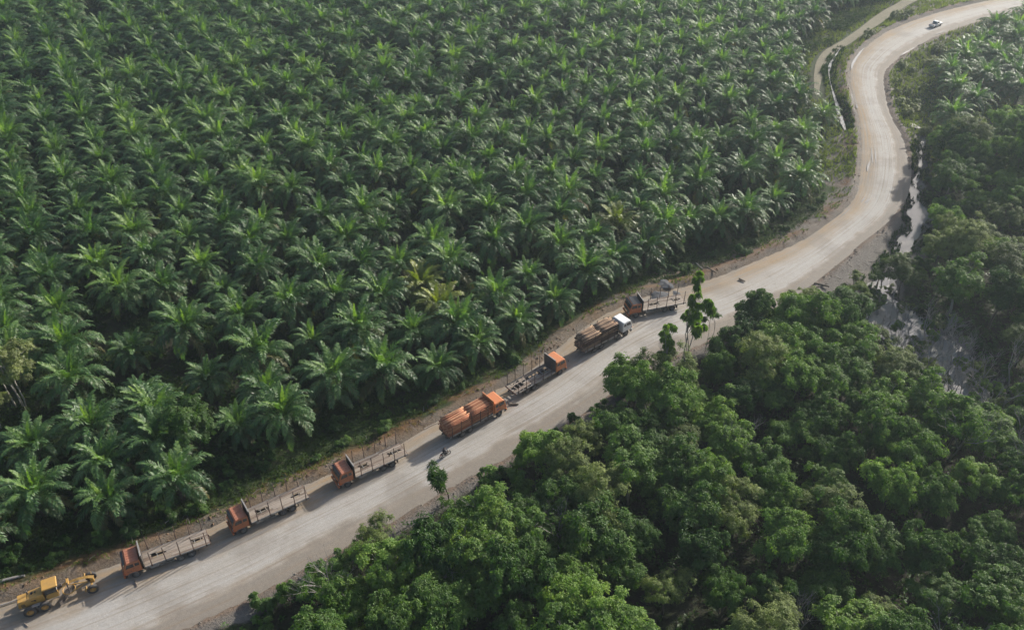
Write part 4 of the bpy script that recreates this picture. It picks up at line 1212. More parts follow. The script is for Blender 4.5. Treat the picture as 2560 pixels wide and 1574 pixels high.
def flatbed(root, x0, x1, dz=1.30, hw=1.24, gaps=((.05, 1.5), (-4.6, -3.1)), board='deck', seed=1, planks=9, keep=None, skeleton=None):
    """timber deck between x0 (rear) and x1 (front) on cross members"""
    r = random.Random(seed)
    ch = MB()
    for s in (-1, 1): ch.box(((x0 + x1) / 2 + .9, s * .43, .86), (x1 - x0 + 2.2, .09, .26))
    ch.build('chassis', M['steel'], root)
    n = 11
    for k in range(n):
        x = x0 + .12 + (x1 - x0 - .24) * k / (n - 1)
        MB().box((x, 0, dz - .17), (.09, hw * 2 - .06, .16)).build('crossbeam', M['deck2' if k % 2 else 'pale_steel'], root)
    for s in (-1, 1):
        MB().box(((x0 + x1) / 2, s * (hw - .03), dz - .11), (x1 - x0, .07, .20), bev=.01).build('side_rail', M['pale_steel'], root)
    MB().box((x0 - .035, 0, dz - .12), (.07, hw * 2, .20), bev=.01).build('rear_rail', M['rust'], root)
    pw = (hw * 2 - .14) / planks
    for k in range(planks):
        y = -hw + .07 + pw * (k + .5)
        inner = abs(k - (planks - 1) / 2) < 1.1
        cuts = [x0]
        segs = []
        if inner:
            cur = x1
            for (g1, g0) in sorted(((g[1], g[0]) for g in gaps), reverse=True):
                segs.append((g1 + r.uniform(-.25, .25), cur)); cur = g0 + r.uniform(-.25, .25)
            segs.append((x0, cur))
        else:
            m_ = x0 + (x1 - x0) * r.uniform(.35, .65)
            segs = [(x0, m_), (m_ + .015, x1)]
        for (a, b_) in segs:
            if skeleton and r.random() < skeleton * (1.6 if inner else .8): continue
            if b_ - a < .2: continue
            MB().box(((a + b_) / 2, y + r.uniform(-.01, .01), dz - .055 + r.uniform(-.012, .015)), (b_ - a, pw - .02, .06), Matrix.Rotation(r.uniform(-.004, .004), 3, 'Z')).build('deck_board', M[r.choice((board, board, board, 'deck2', 'deck2', 'deck3'))], root)

def stakes(root, xs_, z0, z1, hw=1.27, seed=0, mat='stake', lean=.03, skip=()):
    r = random.Random(seed)
    for i, x in enumerate(xs_):
        for s in (-1, 1):
            if (i, s) in skip: continue
            zt = z1 + r.uniform(-.12, .08); l1 = r.uniform(-lean, lean); l2 = s * r.uniform(-.3, 1.0) * lean
            mb = MB(); mb.tube([(x, s * hw, z0), (x + l1 * (zt - z0), s * hw + l2 * (zt - z0), zt)], [.062, .055], 4)
            mb.box((x, s * (hw - .01), z0 + .18), (.16, .09, .24)); mb.build('stake', M[mat], root)

def underside(root, seed=0, tank=1.0, rack=True):
    mb = MB()
    for s in (-1, 1): pass
    MB().box((1.55, .93, .78), (1.0, .52, .50), bev=.08).build('fuel_tank', M['pale_steel'], root)
    MB().box((1.45, -.95, .80), (.7, .46, .42), bev=.05).build('battery_box', M['steel'], root)
    for s in (-1, 1):
        if rack:
            g = MB()
            for z in (.62, .98): g.box((.15, s * 1.16, z), (1.7, .05, .06))
            for k in range(5): g.box((-.62 + k * .385, s * 1.16, .80), (.05, .05, .32))
            g.build('side_guard', M['pale_steel'], root)
        fl = MB(); fl.box((-3.55, s * .95, .62), (.03, .55, .62)); fl.build('mudflap', M['steel'], root)
        MB().box((-4.95, s * .85, .98), (.06, .28, .12)).build('tail_lamp', M['red_lamp'], root)
    for x in (-1.45, -2.75, 3.68):
        MB().tube([(x, -1.0, .51), (x, 1.0, .51)], .09, 8).build('axle', M['steel'], root)
    MB().tube([(2.3, .0, .85), (-1.4, 0, .6), (-2.7, 0, .55)], .06, 6).build('drive_shaft', M['steel'], root)

def place(front, rear, half_w=1.2, x_front=3.68, flip=False):
    """position and heading from surveyed near-side wheel contact points"""
    a = P(*front, .1); b_ = P(*rear, .1)
    h = (a - b_) / np.hypot(*(a - b_))
    n_ = np.array((-h[1], h[0]))
    if n_[1] < 0: n_ = -n_           # away from the camera
    return a, b_, h, n_

def log_truck(front, rear, name, label, body='orange', roof='roof_dust', nose='orange', head=3.35, headmat='steel', dk='deck', seed=1, stake_x=(1.75, .15, -1.5, -3.1, -4.6), stake_z=3.6,
              marks=None, ribs=True, gaps=((.1, 1.5), (-4.5, -3.1)), skeleton=None, axles=(3.68, -1.45, -2.75), visor=True, skip=(), x_rear=-5.0, headw=1.24, lean=.03, stakemat='stake', headx=2.62, cabx=(2.86, 4.86), headtop='pale_steel'):
    a, b_, h, n_ = place(front, rear)
    ca = (a + b_) / 2 + n_ * 1.08
    cx = (axles[0] + axles[-1]) / 2
    org = ca - h * cx
    root = empty(name, (org[0], org[1], road_z(*ca)), math.atan2(h[1], h[0]))
    tag(root, label, 'truck', None)
    cab(root, cabx[0], cabx[1], body, roof, nose, marks=marks, ribs=ribs, visor=visor)
    flatbed(root, x_rear, headx - .08, seed=seed, board=dk, gaps=gaps, skeleton=skeleton)
    hb = MB(); hb.box((headx, 0, (head + .95) / 2), (.10, headw * 2, head - .95), bev=.015)
    for k in range(5): hb.box((headx + .07, -1.05 + k * .525, (head + 1.0) / 2), (.06, .09, head - 1.05))
    H_ = hb.build('headboard', M[headmat], root)
    MB().box((headx, 0, head + .02), (.16, headw * 2 + .04, .06), bev=.01).build('top_rail', M[headtop], H_)
    stakes(root, stake_x, 1.06, stake_z, seed=seed, skip=skip, lean=lean, mat=stakemat)
    underside(root, seed)
    for i, x in enumerate(axles):
        steer = x > 1.5
        for s in (-1, 1): wheel(root, x, s * (1.05 if steer else 1.04), .51, .28, dual=not steer, out=s)
    ex = MB(); ex.tube([(2.73, .95, .9), (2.73, .95, 2.2)], .06, 8); ex.build('exhaust', M['rust'], root)
    return root, h, org

tA, *_ = log_truck((342, 1441), (484, 1389), 'flatbed_truck', 'orange flatbed log truck with dusty ribbed roof nearest the yellow grader', marks='door_letters', seed=1, roof='roof_dust', nose='black')
tB, *_ = log_truck((611, 1331), (733, 1276), 'flatbed_truck', 'orange flatbed log truck second from the grader, smooth rust-red roof', seed=2, gaps=((0., 1.4), (-4.5, -3.3)), ribs=True, nose='black')
tC, *_ = log_truck((873, 1215), (980, 1167), 'flatbed_truck', 'orange flatbed log truck just behind the loaded orange truck, deck with missing boards', seed=3, gaps=((.3, 1.4), (-4.6, -2.7)), nose='orange', roof='roof_dust', ribs=True)
tG, *_ = log_truck((1593, 793), (1676, 777), 'flatbed_truck', 'flatbed log truck with black roof and orange door behind the white-cab truck', body='orange', roof='black', nose='black', seed=5, headmat='black', head=3.2, stake_z=3.55, gaps=((-.6, 1.2), (-4.4, -3.0)), dk='deck2', lean=.05, ribs=False)
tE, *_ = log_truck((1396, 938), (1322, 981), 'flatbed_truck', 'empty orange flatbed truck facing away ahead of the orange log load, skeletal rear deck', body='orange_bright', roof='orange_bright', nose='orange_bright', seed=4, skeleton=.30, headmat='steel', head=3.35, gaps=((.4, 1.4), (-4.7, -2.6)), ribs=False, stake_z=3.35, visor=False)
tD, hD, oD = log_truck((1247, 1040), (1158, 1090), 'loaded_log_truck', 'bright orange truck carrying a reddish stack of debarked logs', body='orange_bright', roof='orange_bright', nose='orange_bright', seed=6, headmat='orange_bright', head=3.5, marks='emblem', stake_z=3.22, stake_x=(1.55, .25, -1.25, -3.05, -4.6), ribs=False, headtop='orange_bright', stakemat='stake', lean=.012, visor=False)
tF, hF, oF = log_truck((1566, 837), (1485, 881), 'loaded_log_truck', 'white-cab four-axle truck carrying a tangled stack of brown logs', body='white', roof='white', nose='white', seed=7, headmat='black', head=3.2, stake_z=3.6, stake_x=(1.0, -.35, -1.75, -3.2, -4.6), axles=(3.75, 2.1, -1.55, -2.85), ribs=False, headx=1.85, cabx=(2.95, 4.9), lean=.02, x_rear=-5.1, visor=False, headtop='black')

# ------------------------------------------------------------------ logs: every log a thing of its own
def log_meshes(mats, n, L_, seed, r0=.085):
    out = []
    r = random.Random(seed)
    for k in range(n):
        mb = MB(); a = r.uniform(0, 6.28); bend = r.uniform(0, .07); q = r0 * r.uniform(.82, 1.18)
        pts = [(L_ * (t - .5), math.cos(a) * bend * math.sin(t * 3.14), math.sin(a) * bend * math.sin(t * 3.14)) for t in (0, .35, .7, 1)]
        mb.tube(pts, [q * 1.12, q * 1.02, q * .95, q * .82], 8)
        me = bpy.data.meshes.new('log'); me.from_pydata([tuple(v) for v in mb.v], [], mb.f); me.materials.append(M[mats[k % len(mats)]])
        me.polygons.foreach_set('use_smooth', [len(p.vertices) == 4 for p in me.polygons]); me.update(); out.append(me)
    return out
def stack(root, bays, meshes, label, group, seed, zb=1.33, hw=1.17, zt=3.2, rr=.098, mess=.02, shell=False, crown_=.04):
    r = random.Random(seed); M4 = Matrix.Translation(root.location) @ Matrix.Rotation(root.rotation_euler.z, 4, 'Z')
    cnt = 0
    for bi, (xc, full) in enumerate(bays):
        row = 0; z = zb + rr
        while z < zt:
            nrow = int((hw * 2 - (row % 2) * rr) / (rr * 2))
            for k in range(nrow):
                y = -hw + rr + (row % 2) * rr + k * rr * 2
                zz_ = z + crown_ * (1 - (y / hw) ** 2)
                top = zz_ + rr * 3.3 > zt + crown_ * (1 - (y / hw) ** 2)
                outer = k == 0 or k == nrow - 1
                if not (top or outer or full): continue
                o = bpy.data.objects.new('log', meshes[r.randrange(len(meshes))]); col.objects.link(o)
                o.matrix_world = M4 @ Matrix.Translation((xc + r.uniform(-.22, .22), y + r.uniform(-.2, .2) * rr, zz_ + r.uniform(-.25, .25) * rr)) @ Matrix.Rotation(r.uniform(-mess, mess), 4, 'Z') @ Matrix.Rotation(r.uniform(-mess, mess) * .7, 4, 'Y') @ Matrix.Rotation(r.uniform(0, 6.28), 4, 'X') @ Matrix.Scale(r.uniform(.90, 1.06), 4)
                tag(o, label, 'log', group); cnt += 1
            z += rr * 1.74; row += 1
    return cnt
bpy.context.view_layer.update()
lr = log_meshes(('log_red', 'log_red', 'log_red2'), 12, 3.9, 1, .088)
nD = stack(tD, ((-3.12, True), (.66, False)), lr, 'reddish debarked log in the load of the bright orange truck', 'debarked logs on the orange truck', 3, rr=.100, zt=3.05)
lb_ = log_meshes(('log_brown', 'log_brown', 'log_tan', 'log_tan', 'rust'), 14, 3.6, 2, .092)
nF = stack(tF, ((-3.45, True), (.0, False)), lb_, 'brown rough log in the load of the white-cab truck', 'rough logs on the white-cab truck', 4, rr=.104, zt=3.32, mess=.07, crown_=.12)
print('logs', nD, nF)

# ------------------------------------------------------------------ motor grader
def grader():
    a = P(236, 1479, .1); b_ = P(80, 1535, .1)
    h = (a - b_) / np.hypot(*(a - b_)); n_ = np.array((-h[1], h[0])); n_ = n_ if n_[1] > 0 else -n_
    Lw_ = float(np.hypot(*(a - b_)))
    f = Lw_ / 6.6                     # front axle x=+3.6, rearmost axle x=-3.0
    org = b_ + n_ * 1.0 + h * 3.0 * f
    root = empty('motor_grader', (org[0], org[1], .10), math.atan2(h[1], h[0]))
    root.scale = (f, 1.0, 1.0)
    tag(root, 'yellow motor grader with roofed cab and tilted blade at the roadside', 'grader')
    # engine hood: rear box, lower at the tail
    hood = MB().prism([(-3.95, 1.05), (-3.95, 1.75), (-3.7, 1.95), (-2.9, 2.02), (-2.85, 2.12), (-1.25, 2.22), (-1.25, 1.05)], -.62, .62).build('engine_hood', M['yellow'], root, bevel=.06)
    MB().box((-3.4, 0, 2.03), (.95, 1.12, .05), bev=.02).build('hood_cover', M['yellow'], hood)
    for x in (-2.35, -2.0):
        MB().tube([(x, .05, 2.12), (x, .05, 2.30)], .14 if x < -2.1 else .09, 10).build('air_intake', M['black'], hood)
    MB().tube([(-2.75, .2, 2.05), (-2.75, .2, 2.6), (-2.85, .2, 2.72)], .07, 8).build('exhaust', M['steel'], hood)
    for s in (-1, 1):
        mk = MB(); mk.box((-2.35, s * .63, 1.72), (.5, .02, .07)); mk.box((-2.2, s * .63, 1.58), (.22, .02, .14), Matrix.Rotation(.5, 3, 'Y')); mk.box((-2.45, s * .63, 1.60), (.2, .02, .06)); mk.build('side_emblem', M['mark'], hood)
        g = MB()
        for k in range(5): g.box((-3.45, s * .63, 1.2 + k * .1), (.4, .02, .05))
        g.build('side_vent', M['steel'], hood)
    MB().box((-4.02, 0, 1.2), (.12, 1.2, .7), bev=.04).build('radiator_grille', M['pale_steel'], root)
    MB().box((-2.3, 0, .98), (3.4, 1.0, .34), bev=.03).build('rear_frame', M['pale_steel'], root)
    for s in (-1, 1):
        MB().box((-2.25, s * .78, .66), (1.7, .24, .34), bev=.06).build('tandem_case', M['pale_steel'], root)
        MB().box((-2.2, s * .95, 1.22), (.9, .42, .06), bev=.01).build('running_board', M['pale_steel'], root)
        for x in (-3.0, -1.48): wheel(root, x, s * 1.12, .68, .42, rim='rim_y', out=s)
    # cab
    cb = MB().box((-.45, 0, 1.35), (1.3, 1.25, .75), bev=.05).build('cab_base', M['yellow'], root)
    MB().box((-.45, 0, 2.15), (1.12, 1.18, 1.0), bev=.03).build('cab_glass', M['glass'], root)
    for sx in (-1, 1):
        for s in (-1, 1):
            MB().box((-.45 + sx * .58, s * .60, 2.2), (.08, .08, 1.15)).build('cab_pillar', M['black'], root)
    MB().box((-.45, 0, 1.78), (1.28, 1.26, .06)).build('cab_sill', M['yellow'], root)
    rf = MB(); rf.prism([(-1.25, 2.78), (-1.2, 2.92), (.35, 2.95), (.42, 2.80), (.35, 2.74), (-1.2, 2.72)], -.78, .78); rf.build('roof', M['yellow'], root, bevel=.05)
    for s in (-1, 1): MB().box((.25, s * .72, 2.45), (.05, .14, .26), bev=.02).build('mirror', M['lamp'], root)
    # goose-neck frame
    fr = MB(); fr.tube([(.1, 0, 1.45), (.7, 0, 1.78), (1.25, 0, 1.95), (2.4, 0, 1.98), (3.5, 0, 1.75), (3.95, 0, 1.45)], [.28, .26, .20, .19, .21, .24], 4); fr.build('front_frame', M['yellow'], root)
    MB().tube([(.05, 0, 1.75), (.75, 0, 1.95)], [.30, .22], 8).build('hydraulic_cover', M['steel'], root)
    MB().box((1.35, 0, 2.12), (.30, .95, .16), bev=.03).build('lift_saddle', M['yellow'], root)
    for s in (-1, 1):
        MB().tube([(1.35, s * .5, 2.5), (1.25, s * .75, .95)], [.08, .05], 7).build('lift_cylinder', M['steel'], root)
        MB().tube([(3.2, 0, 1.0), (1.6, s * .55, .85)], .07, 5).build('drawbar', M['yellow'], root)
    MB().lathe_y((0, 0, 0), [(.2, 0)], 3)
    ring = MB(); pts = [(1.2 + math.cos(t) * .68, math.sin(t) * .68, .82) for t in np.linspace(0, 6.283, 21)]; ring.tube(pts, .06, 5, cap=False); ring.build('turntable', M['yellow'], root)
    bl = MB(); nb_ = 9
    ang = R(-38)
    V = []; F = []
    for j, yy in enumerate((-1.75, 1.75)):
        for i in range(nb_):
            t = i / (nb_ - 1); q = (t - .5) * 1.4
            for off in (0, .04):
                V.append((-.22 * math.cos(q) + .2 + off, yy, .14 + .62 * t))
    m_ = nb_ * 2
    for i in range(nb_ - 1):
        a0 = i * 2
        F += [(a0, a0 + 2, a0 + 2 + m_, a0 + m_), (a0 + 1, a0 + 1 + m_, a0 + 3 + m_, a0 + 3)]
        F += [(a0, a0 + 1, a0 + 3, a0 + 2), (a0 + m_, a0 + 2 + m_, a0 + 3 + m_, a0 + 1 + m_)]
    F += [(0, m_, m_ + 1, 1), (m_ - 2, m_ - 1, 2 * m_ - 1, 2 * m_ - 2)]
    ca_, sa_ = math.cos(ang), math.sin(ang)
    V = [(1.1 + x * ca_ - y * sa_, x * sa_ + y * ca_, z) for x, y, z in V]
    bl.add(V, F); bl.build('blade', M['steel'], root)
    # front axle
    MB().box((3.6, 0, .78), (.24, 1.7, .22), bev=.04).build('front_axle', M['yellow'], root)
    MB().box((3.75, 0, 1.15), (.42, .5, .75), bev=.05).build('front_nose', M['yellow'], root)
    for s in (-1, 1):
        wheel(root, 3.6, s * 1.0, .62, .36, rim='rim_y', out=s)
        MB().box((2.95, s * 1.0, 1.0), (.10, .42, .55), Matrix.Rotation(.5, 3, 'Y'), bev=.02).build('mudguard', M['yellow'], root)
        MB().tube([(3.85, s * .25, 1.75), (3.85, s * .5, 1.95)], .03, 5).build('headlight_bracket', M['yellow'], root)
    return root
tGr = grader()

# ------------------------------------------------------------------ motorcycle and rider
def moto():
    f_ = P(1122, 1135, .12); b_ = P(1104, 1145, .12)
    h = (f_ - b_) / np.hypot(*(f_ - b_)); o_ = (f_ + b_) / 2
    root = empty('motorcycle', (o_[0], o_[1], .12), math.atan2(h[1], h[0]))
    tag(root, 'dark motorcycle riding up the road between the truck shadow and the lone young tree', 'motorcycle')
    for x in (.63, -.63):
        w_ = MB(); pts = [(x + math.cos(t) * .29, 0, .30 + math.sin(t) * .29) for t in np.linspace(0, 6.283, 23)]; w_.tube(pts, .05, 6, cap=False); w_ = w_.build('wheel', M['tyre'], root, smooth=True)
        s_ = MB()
        for k in range(6): s_.tube([(x, 0, .3), (x + math.cos(k * 1.047) * .26, 0, .3 + math.sin(k * 1.047) * .26)], .012, 4)
        s_.tube([(x, -.06, .3), (x, .06, .3)], .05, 8); s_.build('rim', M['pale_steel'], w_)
    MB().tube([(.63, .06, .3), (.45, .06, .75), (.38, .05, .95)], .028, 6).tube([(.63, -.06, .3), (.45, -.06, .75), (.38, -.05, .95)], .028, 6).build('fork', M['pale_steel'], root)
    MB().tube([(.36, -.34, 1.0), (.40, -.1, .96), (.40, .1, .96), (.36, .34, 1.0)], .018, 6).build('handlebar', M['black'], root)
    MB().tube([(.42, 0, .86), (.1, 0, .52), (-.25, 0, .45), (-.63, 0, .32)], [.05, .06, .05, .04], 6).build('frame', M['black'], root)
    MB().box((.02, 0, .38), (.34, .22, .26), bev=.05).build('engine', M['steel'], root)
    MB().tube([(.30, 0, .80), (.12, 0, .84), (-.05, 0, .76)], [.09, .14, .09], 8).build('fuel_tank', M['black'], root, smooth=True)
    MB().tube([(-.05, 0, .76), (-.3, 0, .78), (-.72, 0, .82)], [.10, .13, .08], 8).build('seat', M['black'], root, smooth=True)
    MB().box((-.70, 0, .66), (.30, .14, .05), Matrix.Rotation(.3, 3, 'Y'), bev=.015).build('rear_mudguard', M['red_lamp'], root)
    MB().box((.66, 0, .62), (.34, .12, .03), bev=.01).build('front_mudguard', M['black'], root)
    MB().box((.50, 0, .92), (.10, .16, .15), bev=.04).build('headlight', M['lamp'], root)
    MB().tube([(.05, -.14, .3), (-.35, -.16, .28), (-.75, -.16, .36)], [.03, .04, .045], 7).build('exhaust', M['pale_steel'], root)
    # rider
    M4 = Matrix.Translation(root.location) @ Matrix.Rotation(root.rotation_euler.z, 4, 'Z')
    J = [((-.28, 0, .90), .15), ((-.24, 0, 1.10), .135), ((-.17, 0, 1.32), .16), ((-.13, 0, 1.45), .07), ((-.10, 0, 1.53), .055)]
    E_ = [(0, 1), (1, 2), (2, 3), (3, 4)]
    def chain(st, lst):
        prev = st
        for p_, rad in lst:
            J.append((p_, rad)); E_.append((prev, len(J) - 1)); prev = len(J) - 1
    for s in (-1, 1):
        chain(2, [((-.14, s * .20, 1.37), .075), ((.02, s * .30, 1.15), .05), ((.30, s * .32, 1.05), .036)])
        chain(0, [((-.22, s * .12, .86), .10), ((.14, s * .20, .84), .085), ((.04, s * .20, .48), .058), ((.02, s * .20, .34), .045), ((.16, s * .21, .31), .04)])
    me = bpy.data.meshes.new('person'); me.from_pydata([j[0] for j in J], E_, []); me.update()
    o = bpy.data.objects.new('person', me); col.objects.link(o); o.matrix_world = M4
    sk = o.modifiers.new('skin', 'SKIN'); sub = o.modifiers.new('smooth', 'SUBSURF'); sub.levels = 1; sub.render_levels = 1
    for i, (p_, rad) in enumerate(J): me.skin_vertices[0].data[i].radius = (rad, rad)
    me.skin_vertices[0].data[0].use_root = True
    me.materials.append(M['cloth'])
    tag(o, 'rider in dark clothes sitting on the motorcycle with both hands on the handlebar', 'person')
    hd = MB(); n1, n2 = 10, 8; V = []; F = []
    for i in range(n2 + 1):
        for k in range(n1):
            th = math.pi * i / n2; ph = 2 * math.pi * k / n1
            V.append((-.08 + .105 * math.sin(th) * math.cos(ph) + (.02 if math.cos(ph) > .8 and .4 < i / n2 < .62 else 0), .085 * math.sin(th) * math.sin(ph), 1.62 + .125 * math.cos(th)))
    for i in range(n2):
        for k in range(n1): F.append((i * n1 + k, i * n1 + (k + 1) % n1, (i + 1) * n1 + (k + 1) % n1, (i + 1) * n1 + k))
    hd.add(V, F); hd.build('head', M['skin'], o, smooth=True)
    hr = MB(); V2 = [(-.08 + (x + .08) * 1.1 - .012, y * 1.1, 1.62 + (z - 1.62) * 1.1 + .008) for x, y, z in V if True]
    F2 = [f for f in F if sum(V2[i][2] for i in f) / 4 > 1.615 + (.045 if sum(V2[i][0] for i in f) / 4 > -.04 else 0)]
    hr.add(V2, F2); hr.build('hair', M['black'], o, smooth=True)
    for s in (-1, 1):
        hm = MB(); hm.box((.335, s * .325, 1.035), (.08, .07, .035), bev=.012)
        for k in range(4): hm.tube([(.365, s * .325 + (k - 1.5) * .018, 1.04), (.395, s * .325 + (k - 1.5) * .018, 1.02), (.375, s * .325 + (k - 1.5) * .018, .985)], [.010, .010, .008], 5)
        hm.tube([(.32, s * .29, 1.03), (.36, s * .28, 1.00)], [.011, .008], 5); hm.build('hand', M['skin'], o)
moto()

# ------------------------------------------------------------------ white pickup far up the road
def pickup():
    c = P(2338, 66, .1); f2 = P(2375, 52, .1)
    h = (f2 - c) / np.hypot(*(f2 - c))
    root = empty('pickup', (c[0], c[1], .12), math.atan2(h[1], h[0])); root.scale = (.88, .88, .88); tag(root, 'white double-cab pickup driving away on the far bend', 'car')
    body = [(-2.55, .45), (-2.55, 1.05), (-.75, 1.10), (.80, 1.08), (1.0, 1.06), (2.35, .98), (2.6, .80), (2.62, .45), (2.0, .38), (1.9, .62), (1.2, .62), (1.1, .38), (-1.1, .38), (-1.2, .62), (-1.9, .62), (-2.0, .40)]
    MB().prism(body, -.88, .88).build('body', M['white'], root, bevel=.06)
    MB().prism([(-.85, 1.08), (-.72, 1.62), (-.45, 1.74), (.35, 1.74), (1.05, 1.09)], -.76, .76).build('cabin', M['white'], root, bevel=.05)
    MB().box((-1.68, 0, 1.085), (1.6, 1.5, .03)).build('cargo_bed', M['steel'], root)
    MB().box((.74, 0, 1.42), (.03, 1.36, .62), Matrix.Rotation(-.82, 3, 'Y')).build('windscreen', M['glass'], root)
    MB().box((-.80, 0, 1.40), (.03, 1.3, .40), Matrix.Rotation(.23, 3, 'Y')).build('rear_window', M['glass'], root)
    for s in (-1, 1):
        MB().prism([(-.62, 1.16), (-.52, 1.60), (.28, 1.60), (.72, 1.16)], s * .765 - .01, s * .765 + .01).build('side_window', M['glass'], root)
        for x in (1.55, -1.55): wheel(root, x, s * .78, .37, .24, out=s)
        MB().box((2.60, s * .66, .80), (.06, .34, .14), bev=.02).build('headlight', M['lamp'], root)
        MB().box((-2.57, s * .78, .85), (.04, .14, .30)).build('tail_lamp', M['red_lamp'], root)
        MB().box((.75, s * .98, 1.12), (.10, .16, .14), bev=.03).build('mirror', M['white'], root)
    MB().box((-2.60, 0, .52), (.10, 1.6, .16), bev=.03).build('rear_bumper', M['pale_steel'], root)
    MB().box((2.66, 0, .50), (.10, 1.7, .20), bev=.04).build('front_bumper', M['black'], root)
pickup()

# ================================================================== GROUND COVER (uncountable)
def spread(n, xr, yr, test, seed):
    q = np.random.default_rng(seed); A = np.c_[q.uniform(*xr, n), q.uniform(*yr, n)]
    u_, v_ = project(A[:, 0], A[:, 1], 0)
    A = A[(u_ > -40) & (u_ < 2600) & (v_ > -30) & (v_ < 1640)]
    d_, s_, _ = road_pos(A[:, 0], A[:, 1]); g_ = np.min(water_gap(A), axis=0)
    k = test(A, d_, s_, g_, q)
    A = A[k]; return np.c_[A, ground_z(A[:, 0], A[:, 1])]
def tufts(name, pts, mat, label, hgt=.45, blades=6, seed=1, width=.05, lean=.5):
    q = np.random.default_rng(seed); n = len(pts); k = blades
    az = q.uniform(0, 6.28, (n, k)); hh = hgt * q.uniform(.45, 1.3, (n, k)) * (.6 + .8 * vnoise(pts[:, 0] * .5, pts[:, 1] * .5))[:, None]; ln = lean * q.uniform(.2, 1.3, (n, k)) * hh
    b0 = pts[:, None] + np.stack([q.normal(0, .10, (n, k)), q.normal(0, .10, (n, k)), np.full((n, k), -.03)], 2)
    ww = np.stack([-np.sin(az), np.cos(az), np.zeros((n, k))], 2) * width
    tip = b0 + np.stack([np.cos(az) * ln, np.sin(az) * ln, hh], 2)
    V = np.stack([b0 - ww, b0 + ww, tip], 2).reshape(-1, 3)
    F = np.arange(n * k * 3).reshape(-1, 3)
    t = np.clip(np.repeat(.45 + .5 * (fbm(pts[:, 0] * .4, pts[:, 1] * .4, 2) - .45), k) + q.normal(0, .12, n * k), 0, 1)
    o = link(name, np_mesh(name, V, F, np.repeat(t, 3), [mat])); tag(o, label, None, None, 'stuff'); return o
def cover(name, pts, mat, label, L_=.35, W_=.15, k=6, seed=2, up=.12):
    q = np.random.default_rng(seed); p_ = pts + np.c_[np.zeros((len(pts), 2)), q.uniform(.02, up, len(pts))]
    t = np.clip(.42 + .6 * (fbm(pts[:, 0] * .25, pts[:, 1] * .25, 3) - .5) + q.normal(0, .1, len(pts)), 0, 1)
    ax = np.c_[q.normal(0, .35, (len(pts), 2)), np.ones(len(pts))]
    V, F, tt = rosettes(q, p_, ax, k, L_, W_, t, spread=(.7, 1.5), droop=.2)
    o = link(name, np_mesh(name, V, F, tt, [mat])); tag(o, label, None, None, 'stuff'); return o

g1 = spread(90000, (-75, 75), (52, 175), lambda A, d_, s_, g_, q: (s_ > 0) & (d_ > 1.3) & (d_ < 5.5) & (g_ > .3) & (q.random(len(A)) < 1.15 * sstep(.34, .62, fbm(A[:, 0] * .3 + 9, A[:, 1] * .3, 3)) * (1.15 - .17 * d_)), 5)
tufts('verge_grass', g1, M['grass'], 'bright green grass and weeds on the verge behind the trucks', .42, 5)
g1b = spread(20000, (-75, 75), (52, 150), lambda A, d_, s_, g_, q: (s_ > 0) & (d_ > .9) & (d_ < 4.5) & (q.random(len(A)) < sstep(.56, .72, fbm(A[:, 0] * .22 + 70, A[:, 1] * .22, 3))), 6)
tufts('dry_grass', g1b, M['dry'], 'patches of dry straw-coloured grass on the verge', .38, 5, 4)
g2 = spread(60000, (-80, 60), (58, 180), lambda A, d_, s_, g_, q: (s_ > 0) & (d_ > 3.2) & (d_ < 34) & (g_ > .4) & (q.random(len(A)) < np.where(d_ < 12, .95, .35)), 7)
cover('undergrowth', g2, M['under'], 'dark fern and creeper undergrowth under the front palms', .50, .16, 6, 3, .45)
def patch(seed, mat):
    q = np.random.default_rng(seed); n = 90
    a = q.uniform(0, 6.28, n); rr_ = 2.2 * np.sqrt(q.random(n)); pos = np.c_[np.cos(a) * rr_, np.sin(a) * rr_, q.uniform(.1, .7, n)]
    V, F, t = rosettes(q, pos, np.c_[q.normal(0, .35, (n, 2)), np.ones(n)], 6, .62, .17, np.clip(q.normal(.45, .12, n), 0, 1), spread=(.6, 1.4), droop=.25)
    return np_mesh('fern_patch', V, F, t, [mat])
gp = spread(9000, (-160, 110), (75, 290), lambda A, d_, s_, g_, q: (s_ > 0) & (d_ > 9) & (g_ > 1) & (seg_dist(A, track_w)[0] > 3.5) & (q.random(len(A)) < .55 + .5 * (fbm(A[:, 0] * .1, A[:, 1] * .1, 2) - .4)), 17)
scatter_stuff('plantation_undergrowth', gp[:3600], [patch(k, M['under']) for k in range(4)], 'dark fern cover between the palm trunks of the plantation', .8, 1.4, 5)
g3 = spread(60000, (-45, 130), (50, 215), lambda A, d_, s_, g_, q: (s_ < 0) & (d_ > 2.0) & (g_ > .5) & (q.random(len(A)) < .40 * sstep(.36, .55, fbm(A[:, 0] * .2 + 4, A[:, 1] * .2 + 30, 3)) + .3 * sstep(8, 12, d_)), 8)
g3 = g3[~(((project(g3[:, 0], g3[:, 1], 0)[0] > 1950) & (project(g3[:, 0], g3[:, 1], 0)[0] < 2290)) & (project(g3[:, 0], g3[:, 1], 0)[1] < 735))]
cover('forest_undergrowth', g3, M['leaf_c'], 'low tangle of creepers and saplings on the forest floor', .55, .22, 6, 4, .8)
g4 = spread(60000, (60, 150), (165, 300), lambda A, d_, s_, g_, q: (d_ > 1.4) & (d_ < 30) & (g_ > .2) & (seg_dist(A, track_w)[0] > 2.0), 9)
tufts('rough_grass', g4[:14000], M['leaf_y'], 'yellowish rough grass around the far road bend', .7, 5, 8, .09)

